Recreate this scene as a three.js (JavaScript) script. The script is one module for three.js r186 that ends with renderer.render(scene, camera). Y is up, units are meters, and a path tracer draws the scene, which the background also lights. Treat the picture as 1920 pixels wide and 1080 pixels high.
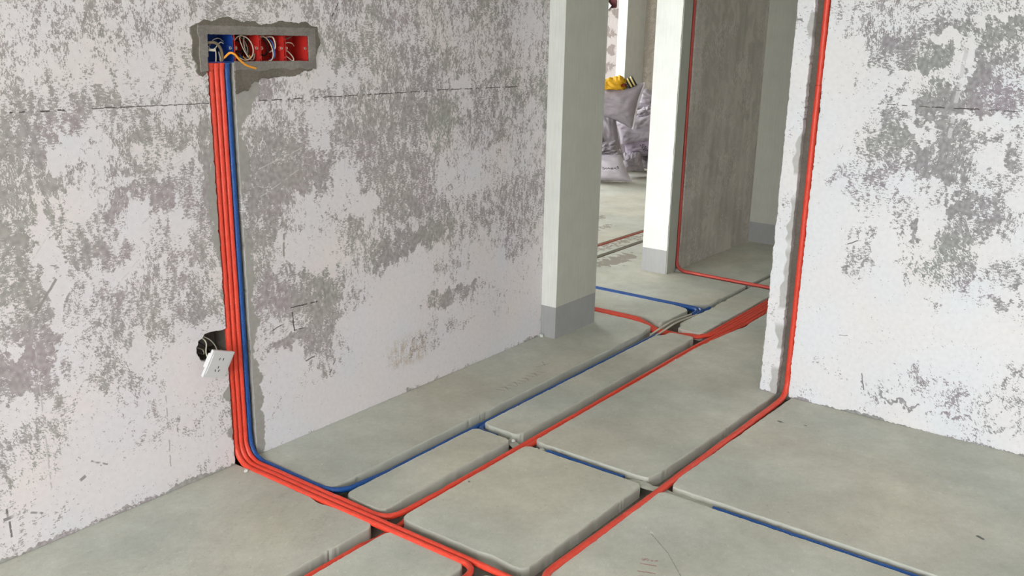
import * as THREE from 'three';
import { mergeGeometries, mergeVertices } from 'three/addons/utils/BufferGeometryUtils.js';
import { RoundedBoxGeometry } from 'three/addons/geometries/RoundedBoxGeometry.js';
import { createNoise2D } from 'simplex-noise';

// ------------------------------------------------------------------ camera, sky, exposure
// x runs out from the left wall, z towards the camera, floor at y = 0
const scene = new THREE.Scene();
const camera = new THREE.PerspectiveCamera(35.568, 16 / 9, 0.05, 200);
{
  const yaw = THREE.MathUtils.degToRad(36.577), pitch = THREE.MathUtils.degToRad(15.48), roll = THREE.MathUtils.degToRad(1.137);
  const f = new THREE.Vector3(-Math.sin(yaw) * Math.cos(pitch), -Math.sin(pitch), -Math.cos(yaw) * Math.cos(pitch));
  const r0 = new THREE.Vector3(Math.cos(yaw), 0, -Math.sin(yaw)), u0 = r0.clone().cross(f);
  const r = r0.clone().multiplyScalar(Math.cos(roll)).addScaledVector(u0, Math.sin(roll));
  const u = u0.clone().multiplyScalar(Math.cos(roll)).addScaledVector(r0, -Math.sin(roll));
  camera.position.set(2.21, 1.3, 0);
  camera.quaternion.setFromRotationMatrix(new THREE.Matrix4().makeBasis(r, u, f.clone().negate()));
}
const renderer = new THREE.WebGLRenderer({ antialias: true });
renderer.toneMapping = THREE.LinearToneMapping;
renderer.toneMappingExposure = 1.08;
renderer.shadowMap.enabled = true;
{ // bright hazy overcast sky: a computed gradient of air and thin cloud
  const w = 256, h = 128, d = new Float32Array(w * h * 4);
  for (let y = 0; y < h; y++) {
    const el = ((y + 0.5) / h - 0.5) * Math.PI, t = Math.max(0, Math.sin(el));
    for (let x = 0; x < w; x++) {
      const k = (y * w + x) * 4;
      const b = el > 0 ? 0.82 + 0.3 * t : 0.5;
      d[k] = b * 0.985; d[k + 1] = b * 1.0; d[k + 2] = b * (1.03 + 0.03 * t); d[k + 3] = 1;
    }
  }
  const sky = new THREE.DataTexture(d, w, h, THREE.RGBAFormat, THREE.FloatType);
  sky.mapping = THREE.EquirectangularReflectionMapping; sky.magFilter = THREE.LinearFilter; sky.needsUpdate = true;
  scene.background = sky;
  scene.backgroundIntensity = 14;
}

// ------------------------------------------------------------------ helpers
let seed0 = 1;
function rng(seed) { let s = seed >>> 0; return () => { s = (s + 0x6d2b79f5) >>> 0; let t = Math.imul(s ^ (s >>> 15), 1 | s); t = (t + Math.imul(t ^ (t >>> 7), 61 | t)) ^ t; return ((t ^ (t >>> 14)) >>> 0) / 4294967296; }; }
const N1 = createNoise2D(rng(11)), N2 = createNoise2D(rng(22)), N3 = createNoise2D(rng(33)), N4 = createNoise2D(rng(44));
const fbm = (n, x, y, o) => { let a = 1, s = 0, w = 0; for (let i = 0; i < o; i++) { s += a * n(x, y); w += a; a *= 0.5; x = x * 2.03 + 7.1; y = y * 2.03 - 3.7; } return s / w; };
const clamp = (x, a = 0, b = 1) => Math.min(b, Math.max(a, x));
const smooth = (a, b, x) => { const t = clamp((x - a) / (b - a)); return t * t * (3 - 2 * t); };
const mix = (a, b, t) => a + (b - a) * t;

const used = new Map();
function numbered(name) { const k = used.get(name) ?? 0; used.set(name, k + 1); return k ? name + '_' + String(k).padStart(3, '0') : name; }
function thing(name, label, category, pos = [0, 0, 0], group, parent = scene) {
  const o = new THREE.Group(); o.name = numbered(name); o.position.set(...pos); o.userData = { label, category };
  if (group) o.userData.group = group;
  parent.add(o); return o;
}
function part(name, geo, mat, parent, label) {
  const m = new THREE.Mesh(geo, mat); m.name = name; m.castShadow = m.receiveShadow = true;
  if (label) m.userData.label = label;
  parent.add(m); return m;
}
function single(name, geo, mat, label, category, group, pos) {
  const m = new THREE.Mesh(geo, mat); m.name = numbered(name); m.castShadow = m.receiveShadow = true;
  m.userData = { label, category }; if (group) m.userData.group = group;
  if (pos) m.position.set(...pos);
  scene.add(m); return m;
}
function structure(name, label) { const o = new THREE.Group(); o.name = name; o.userData = { label, kind: 'structure' }; scene.add(o); return o; }
function structMesh(name, geo, mat, label) { const m = new THREE.Mesh(geo, mat); m.name = name; m.castShadow = m.receiveShadow = true; m.userData = { label, kind: 'structure' }; scene.add(m); return m; }
// box from corner to corner, uv in metres
function box(x0, y0, z0, x1, y1, z1) {
  const g = new THREE.BoxGeometry(x1 - x0, y1 - y0, z1 - z0); g.translate((x0 + x1) / 2, (y0 + y1) / 2, (z0 + z1) / 2);
  return metreUV(g);
}
function metreUV(g, s = 1) {
  const p = g.attributes.position, n = g.attributes.normal, uv = new Float32Array(p.count * 2);
  for (let i = 0; i < p.count; i++) {
    const ax = Math.abs(n.getX(i)), ay = Math.abs(n.getY(i)), az = Math.abs(n.getZ(i));
    if (ax >= ay && ax >= az) { uv[2 * i] = -p.getZ(i) * s; uv[2 * i + 1] = p.getY(i) * s; }
    else if (ay >= az) { uv[2 * i] = p.getX(i) * s; uv[2 * i + 1] = -p.getZ(i) * s; }
    else { uv[2 * i] = p.getX(i) * s; uv[2 * i + 1] = p.getY(i) * s; }
  }
  g.setAttribute('uv', new THREE.BufferAttribute(uv, 2)); return g;
}
function planarUV(g, f) {
  const p = g.attributes.position, uv = new Float32Array(p.count * 2);
  for (let i = 0; i < p.count; i++) { const q = f(p.getX(i), p.getY(i), p.getZ(i)); uv[2 * i] = q[0]; uv[2 * i + 1] = q[1]; }
  g.setAttribute('uv', new THREE.BufferAttribute(uv, 2)); return g;
}
// outline tracing: closed outlines of {f > 0} on a grid, as THREE.Shapes with holes
function outlines(f, x0, y0, x1, y1, step, tol) {
  const nx = Math.ceil((x1 - x0) / step) + 3, ny = Math.ceil((y1 - y0) / step) + 3, ox = x0 - step, oy = y0 - step;
  const v = new Float32Array(nx * ny);
  for (let j = 0; j < ny; j++) for (let i = 0; i < nx; i++) {
    const x = ox + i * step, y = oy + j * step;
    const rect = Math.min(x - x0, x1 - x, y - y0, y1 - y);
    v[j * nx + i] = Math.min(rect < 0 ? rect : rect + 1e-9, f(x, y)) || 1e-9;
  }
  const pts = new Map(), next = new Map();
  const edge = (i, j, k) => { // k 0: to the right of (i,j), 1: above (i,j)
    const id = (j * nx + i) * 2 + k;
    if (!pts.has(id)) {
      const a = v[j * nx + i], b = k ? v[(j + 1) * nx + i] : v[j * nx + i + 1], t = a / (a - b);
      pts.set(id, [ox + (i + (k ? 0 : t)) * step, oy + (j + (k ? t : 0)) * step]);
    }
    return id;
  };
  for (let j = 0; j < ny - 1; j++) for (let i = 0; i < nx - 1; i++) {
    const a = v[j * nx + i] > 0, b = v[j * nx + i + 1] > 0, c = v[(j + 1) * nx + i + 1] > 0, d = v[(j + 1) * nx + i] > 0;
    const m = a + 2 * b + 4 * c + 8 * d; if (m === 0 || m === 15) continue;
    const B = () => edge(i, j, 0), R = () => edge(i + 1, j, 1), T = () => edge(i, j + 1, 0), L = () => edge(i, j, 1);
    const go = (p, q) => next.set(p, q); // material on the left
    switch (m) {
      case 1: go(B(), L()); break; case 2: go(R(), B()); break; case 3: go(R(), L()); break; case 4: go(T(), R()); break;
      case 5: go(B(), L()); go(T(), R()); break; case 6: go(T(), B()); break; case 7: go(T(), L()); break; case 8: go(L(), T()); break;
      case 9: go(B(), T()); break; case 10: go(R(), B()); go(L(), T()); break; case 11: go(R(), T()); break; case 12: go(L(), R()); break;
      case 13: go(B(), R()); break; case 14: go(L(), B()); break;
    }
  }
  const loops = [];
  for (const start of [...next.keys()]) {
    if (!next.has(start)) continue;
    const loop = []; let k = start;
    while (next.has(k)) { loop.push(pts.get(k)); const n = next.get(k); next.delete(k); k = n; }
    let A = 0; for (let i = 0; i < loop.length; i++) { const p = loop[i], q = loop[(i + 1) % loop.length]; A += p[0] * q[1] - q[0] * p[1]; }
    if (Math.abs(A) < 2e-4) continue;
    loops.push({ pts: simplify(loop, tol), A });
  }
  const outer = loops.filter((l) => l.A > 0).map((l) => ({ ...l, shape: new THREE.Shape(l.pts.map((p) => new THREE.Vector2(...p))) }));
  for (const h of loops.filter((l) => l.A < 0)) {
    const host = outer.filter((o) => inside(h.pts[0], o.pts)).sort((p, q) => p.A - q.A)[0];
    if (host) host.shape.holes.push(new THREE.Path(h.pts.map((p) => new THREE.Vector2(...p))));
  }
  return outer.map((o) => o.shape);
}
function inside([x, y], P) { let c = false; for (let i = 0, j = P.length - 1; i < P.length; j = i++) if ((P[i][1] > y) !== (P[j][1] > y) && x < ((P[j][0] - P[i][0]) * (y - P[i][1])) / (P[j][1] - P[i][1]) + P[i][0]) c = !c; return c; }
function simplify(P, tol) { // Douglas-Peucker on a closed loop
  const n = P.length; let far = 0, best = -1;
  for (let i = 0; i < n; i++) { const d = Math.hypot(P[i][0] - P[0][0], P[i][1] - P[0][1]); if (d > best) { best = d; far = i; } }
  const keep = new Uint8Array(n); keep[0] = keep[far] = 1;
  const run = (a, b) => {
    const st = [[a, b]];
    while (st.length) {
      const [s, e] = st.pop(); if (e - s < 2) continue;
      const p = P[s % n], q = P[e % n], dx = q[0] - p[0], dy = q[1] - p[1], L = Math.hypot(dx, dy) || 1e-9; let m = -1, mi = 0;
      for (let i = s + 1; i < e; i++) { const r = P[i % n], d = Math.abs((r[0] - p[0]) * dy - (r[1] - p[1]) * dx) / L; if (d > m) { m = d; mi = i; } }
      if (m > tol) { keep[mi % n] = 1; st.push([s, mi], [mi, e]); }
    }
  };
  run(0, far); run(far, n);
  return P.filter((_, i) => keep[i]);
}
const segDist = (x, y, s) => { // distance to a tapered stroke [x1, y1, half width 1, x2, y2, half width 2], negative inside
  const dx = s[3] - s[0], dy = s[4] - s[1], t = clamp(((x - s[0]) * dx + (y - s[1]) * dy) / (dx * dx + dy * dy));
  return Math.hypot(x - s[0] - t * dx, y - s[1] - t * dy) - (s[2] + (s[5] - s[2]) * t);
};
const smin = (a, b, k) => { const h = Math.max(k - Math.abs(a - b), 0) / k; return Math.min(a, b) - h * h * k * 0.25; };
function extrude(shape, depth, bevel, drop) {
  if (drop) return new THREE.ExtrudeGeometry(shape, { depth: depth - drop, bevelEnabled: true, bevelThickness: drop, bevelSize: bevel, bevelOffset: -bevel, bevelSegments: 3, curveSegments: 6 });
  return new THREE.ExtrudeGeometry(shape, bevel ? { depth: depth - 2 * bevel, bevelEnabled: true, bevelThickness: bevel, bevelSize: bevel, bevelOffset: -bevel, bevelSegments: 1, curveSegments: 6 } : { depth, bevelEnabled: false, curveSegments: 6 }).translate(0, 0, bevel || 0);
}
// pipes: straight runs with rounded bends
function bendPath(P, r = 0.06) {
  const V = P.map((p) => new THREE.Vector3(p[0], p[1], p[2])), out = [V[0].clone()];
  for (let i = 1; i < V.length - 1; i++) {
    const a = V[i - 1].clone().sub(V[i]), b = V[i + 1].clone().sub(V[i]), la = a.length(), lb = b.length();
    a.normalize(); b.normalize();
    const ang = a.angleTo(b), rr = P[i][3] ?? r, cut = Math.min(rr / Math.tan(ang / 2), la * 0.49, lb * 0.49);
    if (Math.PI - ang < 0.02) { out.push(V[i].clone()); continue; }
    const p = V[i].clone().addScaledVector(a, cut), q = V[i].clone().addScaledVector(b, cut), n = Math.max(3, Math.ceil((Math.PI - ang) / 0.16));
    const c = V[i].clone().addScaledVector(a.clone().add(b).normalize(), cut / Math.tan(ang / 2) / Math.cos(ang / 2) * Math.tan(ang / 2) * 1.0);
    for (let k = 0; k <= n; k++) { // quadratic-arc blend
      const t = k / n, e = p.clone().lerp(V[i], t).lerp(V[i].clone().lerp(q, t), t); out.push(e);
    }
  }
  out.push(V[V.length - 1].clone());
  const dense = [];
  for (let i = 0; i < out.length - 1; i++) { const L = out[i].distanceTo(out[i + 1]), n = Math.max(1, Math.round(L / 0.12)); for (let k = 0; k < n; k++) dense.push(out[i].clone().lerp(out[i + 1], k / n)); }
  dense.push(out[out.length - 1]); return dense;
}
function pipe(points, radius, sides = 14, wob = 0.0008) {
  const r = rng(points.length * 977 + Math.round(points[0].x * 7919) + 5);
  const P = points.map((p, i) => (i && i < points.length - 1 ? p.clone().add(new THREE.Vector3((r() - 0.5) * wob, (r() - 0.5) * wob, (r() - 0.5) * wob)) : p));
  const c = new THREE.CatmullRomCurve3(P, false, 'centripetal');
  const g = new THREE.TubeGeometry(c, Math.max(12, Math.ceil(c.getLength() / 0.014)), radius, sides, false);
  { const L = c.getLength(), uv = g.attributes.uv; for (let i = 0; i < uv.count; i++) uv.setX(i, uv.getX(i) * L * 2.5); }
  // closed ends with a slightly sunken mouth
  const caps = [];
  for (const t of [0, 1]) {
    const d = new THREE.CircleGeometry(radius * 0.86, sides), at = c.getPointAt(t), dir = c.getTangentAt(t).multiplyScalar(t ? 1 : -1);
    d.applyQuaternion(new THREE.Quaternion().setFromUnitVectors(new THREE.Vector3(0, 0, 1), dir)); d.translate(at.x - dir.x * 0.002, at.y - dir.y * 0.002, at.z - dir.z * 0.002); caps.push(d);
  }
  return mergeGeometries([g, ...caps]);
}

// ------------------------------------------------------------------ textures
function dataTex(w, h, fill, srgb = true) {
  const d = new Uint8Array(w * h * 4);
  for (let y = 0; y < h; y++) for (let x = 0; x < w; x++) { const c = fill(x, y), k = (y * w + x) * 4; d[k] = clamp(c[0], 0, 255); d[k + 1] = clamp(c[1], 0, 255); d[k + 2] = clamp(c[2], 0, 255); d[k + 3] = 255; }
  return finish(d, w, h, srgb);
}
function finish(d, w, h, srgb, wrap = THREE.MirroredRepeatWrapping) {
  const t = new THREE.DataTexture(d, w, h, THREE.RGBAFormat); t.magFilter = THREE.LinearFilter; t.minFilter = THREE.LinearMipmapLinearFilter; t.generateMipmaps = true;
  t.wrapS = t.wrapT = wrap; if (srgb) t.colorSpace = THREE.SRGBColorSpace; t.needsUpdate = true; return t;
}

const COAT_LEFT = [
  [-1.199,1.322,0.01,0.03,0.6], [-1.048,1.186,0.035,0.045,0.5], [-1.362,1.247,0.016,0.09,0.5], [-1.147,1.272,0.015,0.06,0.3], [-1.071,1.067,0.06,0.056,0.6], [-1.319,1.036,0.04,0.02,0.45],
  [-1.431,1.064,0.12,0.025,0.45], [-1.262,1.207,0.09,0.035,-0.6], [-1.134,1.049,0.04,0.015,-0.7], [-1.049,1.295,0.06,0.1,-0.35], [-1.445,1.219,0.1,0.12,-0.4], [-2.001,1.375,0.36,0.025,0.45],
  [-2.186,1.365,0.14,0.04,0.4], [-2.446,1.391,0.2,0.08,0.45], [-2.68,1.323,0.2,0.04,0.4], [-1.832,1.354,0.07,0.015,-0.5], [-2.53,1.32,0.12,0.04,-0.5], [-2.06,1.163,0.12,0.028,-0.8],
  [-2.681,1.246,0.15,0.04,-0.4], [-2.626,1.15,0.048,0.044,-0.9], [-2.157,1.229,0.15,0.028,0.55], [-2.458,1.219,0.18,0.044,0.6], [-1.807,1.262,0.08,0.04,0.4], [-2.088,1.28,0.08,0.04,0.4],
  [-2.176,1.038,0.24,0.08,0.65], [-2.5,1.03,0.15,0.044,0.75], [-1.986,1.031,0.12,0.03,0.4], [-1.941,1.026,0.04,0.05,-0.7], [-2.652,1.052,0.036,0.028,-0.8], [-1.761,1.005,0.08,0.024,-0.5],
  [-2.363,1.318,0.15,0.05,0.4], [-1.656,1.036,0.06,0.12,0.4], [-1.9,1.086,0.1,0.04,-0.4], [-1.866,1.231,0.08,0.08,-0.45], [-2.843,1.266,0.16,0.14,0.3], [-3.052,1.33,0.08,0.12,-0.5],
  [-1.036,0.987,0.045,0.12,0.7], [-0.988,1.004,0.03,0.1,0.5], [-0.985,0.877,0.03,0.06,0.45], [-0.962,0.789,0.04,0.05,0.7], [-0.976,0.707,0.09,0.02,0.75], [-1.129,1.004,0.044,0.022,-0.9],
  [-1.209,0.97,0.016,0.09,-0.7], [-1.143,0.882,0.04,0.04,-0.8], [-1.046,0.802,0.018,0.1,-0.9], [-1.277,0.928,0.07,0.014,-0.8], [-1.217,0.914,0.03,0.02,0.4], [-1.319,0.881,0.04,0.044,0.7],
  [-1.231,0.835,0.022,0.035,0.6], [-1.364,0.861,0.03,0.036,0.7], [-1.171,0.753,0.04,0.03,0.7], [-1.118,0.783,0.03,0.025,0.5], [-1.242,0.726,0.025,0.04,0.6], [-1.468,0.915,0.06,0.12,0.5],
  [-1.531,0.939,0.018,0.1,0.95], [-1.517,0.771,0.028,0.06,0.7], [-1.393,0.637,0.07,0.022,0.5], [-1.305,0.825,0.032,0.036,-0.95], [-1.42,0.793,0.016,0.014,-0.9], [-1.237,0.683,0.09,0.02,-0.8],
  [-1.355,0.766,0.1,0.04,-0.45], [-1.079,0.686,0.025,0.02,-0.7], [-1.33,0.993,0.04,0.016,-0.5], [-1.39,0.967,0.06,0.06,0.35], [-1.455,0.961,0.024,0.02,-0.7], [-1.756,0.933,0.11,0.08,0.75],
  [-1.801,0.83,0.1,0.064,0.9], [-1.92,0.833,0.07,0.06,0.75], [-1.711,0.709,0.08,0.08,0.7], [-1.815,0.709,0.08,0.028,0.65], [-2.171,0.895,0.09,0.044,0.65], [-2.073,0.886,0.09,0.04,0.45],
  [-2.342,0.841,0.09,0.056,0.65], [-2.233,0.778,0.056,0.08,0.65], [-2.054,0.727,0.084,0.056,0.65], [-2.368,0.722,0.076,0.052,0.75], [-2.535,0.717,0.084,0.056,0.65], [-2.438,0.593,0.135,0.036,0.85],
  [-2.841,0.606,0.12,0.07,0.55], [-2.879,0.522,0.096,0.028,0.85], [-2.219,0.55,0.052,0.04,0.9], [-2.136,0.594,0.12,0.036,0.4], [-2.809,0.467,0.06,0.03,0.6], [-1.683,0.579,0.04,0.02,0.6],
  [-1.939,0.519,0.08,0.036,0.5], [-2.047,0.853,0.042,0.045,-0.8], [-1.962,0.775,0.135,0.036,-0.8], [-2.141,0.733,0.036,0.045,-0.9], [-1.876,0.621,0.11,0.08,-0.85], [-2.706,0.43,0.32,0.1,-0.75],
  [-2.307,0.444,0.11,0.044,-0.7], [-2.622,0.792,0.105,0.08,-0.6], [-2.82,0.793,0.105,0.06,-0.5], [-2.324,0.65,0.105,0.024,-0.4], [-2.139,0.659,0.06,0.032,0.4], [-2.623,0.584,0.06,0.08,0.35],
  [-2.56,0.447,0.09,0.04,0.35], [-2.909,0.74,0.054,0.04,0.5], [-0.975,0.487,0.05,0.11,0.85], [-0.933,0.464,0.08,0.09,0.7], [-1.001,0.536,0.025,0.04,0.75], [-0.97,0.654,0.03,0.018,0.65],
  [-0.944,0.599,0.025,0.02,0.4], [-1.242,0.585,0.08,0.045,0.55], [-1.198,0.528,0.08,0.04,0.45], [-1.283,0.522,0.08,0.035,0.55], [-1.462,0.535,0.05,0.028,0.7], [-1.354,0.583,0.1,0.02,0.4],
  [-1.302,0.376,0.024,0.048,0.8], [-1.359,0.456,0.028,0.02,0.5], [-1.407,0.508,0.014,0.022,0.5], [-1.265,0.332,0.05,0.064,0.5], [-1.164,0.417,0.02,0.06,0.5], [-1.129,0.633,0.028,0.035,0.35],
  [-1.053,0.579,0.025,0.03,0.4], [-1.483,0.238,0.022,0.044,0.3], [-1.067,0.341,0.06,0.025,0.3], [-1.036,0.314,0.012,0.03,0.4], [-0.923,0.382,0.06,0.028,-0.85], [-1.061,0.648,0.018,0.08,-0.8],
  [-1.101,0.509,0.042,0.04,-0.6], [-1.267,0.434,0.03,0.048,-0.98], [-1.411,0.361,0.08,0.08,-0.95], [-0.938,0.553,0.022,0.018,-0.9], [-1.181,0.288,0.1,0.05,-0.6], [-1.17,0.476,0.04,0.12,0.4],
  [-1.062,0.417,0.06,0.03,-0.4], [-1.029,0.256,0.044,0.018,0.4], [-0.884,0.274,0.01,0.08,0.45], [-1.292,0.1,0.18,0.05,-0.7], [-0.978,0.177,0.06,0.04,-0.35], [-1.128,0.084,0.18,0.08,-0.6],
  [-1.111,0.203,0.07,0.1,-0.5], [-0.966,0.074,0.03,0.01,0.3], [-1.75,0.505,0.09,0.06,0.75], [-1.895,0.473,0.076,0.05,0.85], [-1.932,0.378,0.056,0.064,0.8], [-1.862,0.358,0.024,0.05,0.7],
  [-1.783,0.35,0.06,0.02,0.9], [-1.952,0.291,0.03,0.04,0.8], [-2.054,0.391,0.018,0.044,0.55], [-2.319,0.35,0.054,0.018,0.8], [-2.472,0.322,0.072,0.028,0.9], [-2.608,0.329,0.12,0.024,0.7],
  [-2.419,0.178,0.06,0.056,0.45], [-2.273,0.171,0.09,0.024,0.4], [-2.625,0.181,0.06,0.036,0.35], [-2.87,0.144,0.024,0.045,0.5], [-1.961,0.237,0.05,0.028,0.55], [-1.742,0.21,0.044,0.06,0.25],
  [-2.22,0.302,0.18,0.09,-0.95], [-1.779,0.273,0.05,0.04,-0.95], [-2.093,0.072,0.21,0.09,-0.95], [-2.693,0.06,0.36,0.08,-0.8], [-2.944,0.137,0.2,0.1,-0.5], [-1.757,0.093,0.12,0.12,-0.7],
  [-1.941,0.07,0.18,0.06,-0.6], [-3.079,0.676,0.072,0.18,0.5], [-3.008,0.525,0.08,0.105,0.5], [-3.107,0.921,0.056,0.12,-0.4], [-3.094,0.297,0.08,0.12,-0.4], [-2.96,0.844,0.08,0.06,-0.3],
  [-3.097,1.161,0.042,0.1,0.3]];
const COAT_RIGHT = [
  [1.235,1.389,0.06,0.05,0.45], [1.325,1.364,0.045,0.05,0.5], [1.444,1.348,0.028,0.036,0.5], [1.418,1.289,0.09,0.05,0.65], [1.505,1.373,0.022,0.015,0.65], [1.555,1.292,0.06,0.032,0.75],
  [1.66,1.363,0.12,0.024,0.75], [1.7,1.295,0.045,0.04,0.65], [1.489,1.274,0.028,0.04,0.75], [1.567,1.264,0.05,0.016,0.75], [1.635,1.22,0.036,0.035,0.95], [1.583,1.152,0.08,0.044,0.7],
  [1.575,1.092,0.1,0.04,0.9], [1.507,1.114,0.06,0.036,0.5], [1.372,1.053,0.05,0.044,0.75], [1.434,1.039,0.028,0.04,0.75], [1.714,1.101,0.045,0.07,0.65], [1.201,1.059,0.028,0.018,0.6],
  [1.698,1.206,0.1,0.025,0.5], [1.344,1.209,0.14,0.015,-0.8], [1.526,1.332,0.036,0.018,-0.95], [1.671,1.393,0.055,0.01,-0.9], [1.601,1.265,0.016,0.06,-0.95], [1.449,1.119,0.018,0.04,-0.95],
  [1.492,1.043,0.04,0.01,-0.9], [1.254,1.072,0.08,0.06,-0.85], [1.679,1.077,0.08,0.018,-0.85], [1.195,1.275,0.03,0.2,-0.5], [1.435,1.414,0.12,0.03,0.35], [1.299,1.431,0.08,0.014,0.5],
  [1.323,0.95,0.064,0.04,0.4], [1.427,0.959,0.06,0.04,0.75], [1.498,0.935,0.044,0.044,0.9], [1.6,0.974,0.042,0.06,0.75], [1.586,0.894,0.036,0.036,0.75], [1.63,0.925,0.06,0.04,0.5],
  [1.283,0.825,0.06,0.05,0.45], [1.389,0.846,0.048,0.036,0.5], [1.449,0.789,0.017,0.028,0.75], [1.475,0.718,0.056,0.017,0.7], [1.517,0.691,0.016,0.028,0.95], [1.634,0.785,0.014,0.036,0.9],
  [1.698,0.784,0.055,0.06,0.7], [1.757,0.757,0.035,0.05,0.65], [1.769,0.964,0.012,0.026,0.85], [1.342,0.566,0.03,0.072,0.5], [1.376,0.542,0.036,0.036,0.65], [1.375,0.638,0.018,0.03,0.5],
  [1.302,0.666,0.02,0.028,0.4], [1.582,0.623,0.05,0.072,0.5], [1.652,0.653,0.056,0.056,0.7], [1.638,0.577,0.11,0.036,0.5], [1.515,0.547,0.014,0.018,0.6], [1.815,0.625,0.035,0.056,0.45],
  [1.747,0.877,0.045,0.04,0.4], [1.213,0.949,0.06,0.04,-0.7], [1.215,0.683,0.08,0.12,-0.8], [1.457,0.863,0.024,0.06,-0.6], [1.551,0.729,0.022,0.1,-0.9], [1.777,0.672,0.055,0.036,-0.7],
  [1.577,0.84,0.06,0.028,0.3], [1.435,0.619,0.036,0.12,-0.8], [1.508,0.46,0.2,0.06,-0.6], [1.717,0.976,0.03,0.05,-0.7], [1.613,0.457,0.01,0.018,0.75], [1.817,0.504,0.06,0.014,0.6],
  [1.429,0.302,0.036,0.022,0.35], [1.638,0.328,0.028,0.024,0.35], [1.532,0.279,0.018,0.022,0.25], [1.275,0.148,0.028,0.012,0.4], [1.587,0.193,0.028,0.018,0.75], [1.635,0.159,0.09,0.024,0.4],
  [1.461,0.115,0.03,0.018,0.5], [1.484,0.082,0.06,0.008,0.5], [1.72,0.167,0.045,0.032,0.4], [1.557,0.081,0.056,0.008,0.9], [1.732,0.078,0.036,0.008,0.7], [1.865,0.076,0.024,0.01,0.6],
  [1.362,0.312,0.18,0.1,-0.7], [1.711,0.348,0.18,0.1,-0.7], [1.761,-0.009,0.12,0.03,-0.5], [1.167,0.312,0.04,0.16,-0.5], [1.888,0.239,0.02,0.06,0.4], [1.416,0.181,0.12,0.06,-0.6],
  [1.274,0.415,0.16,0.06,-0.5]];

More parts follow.
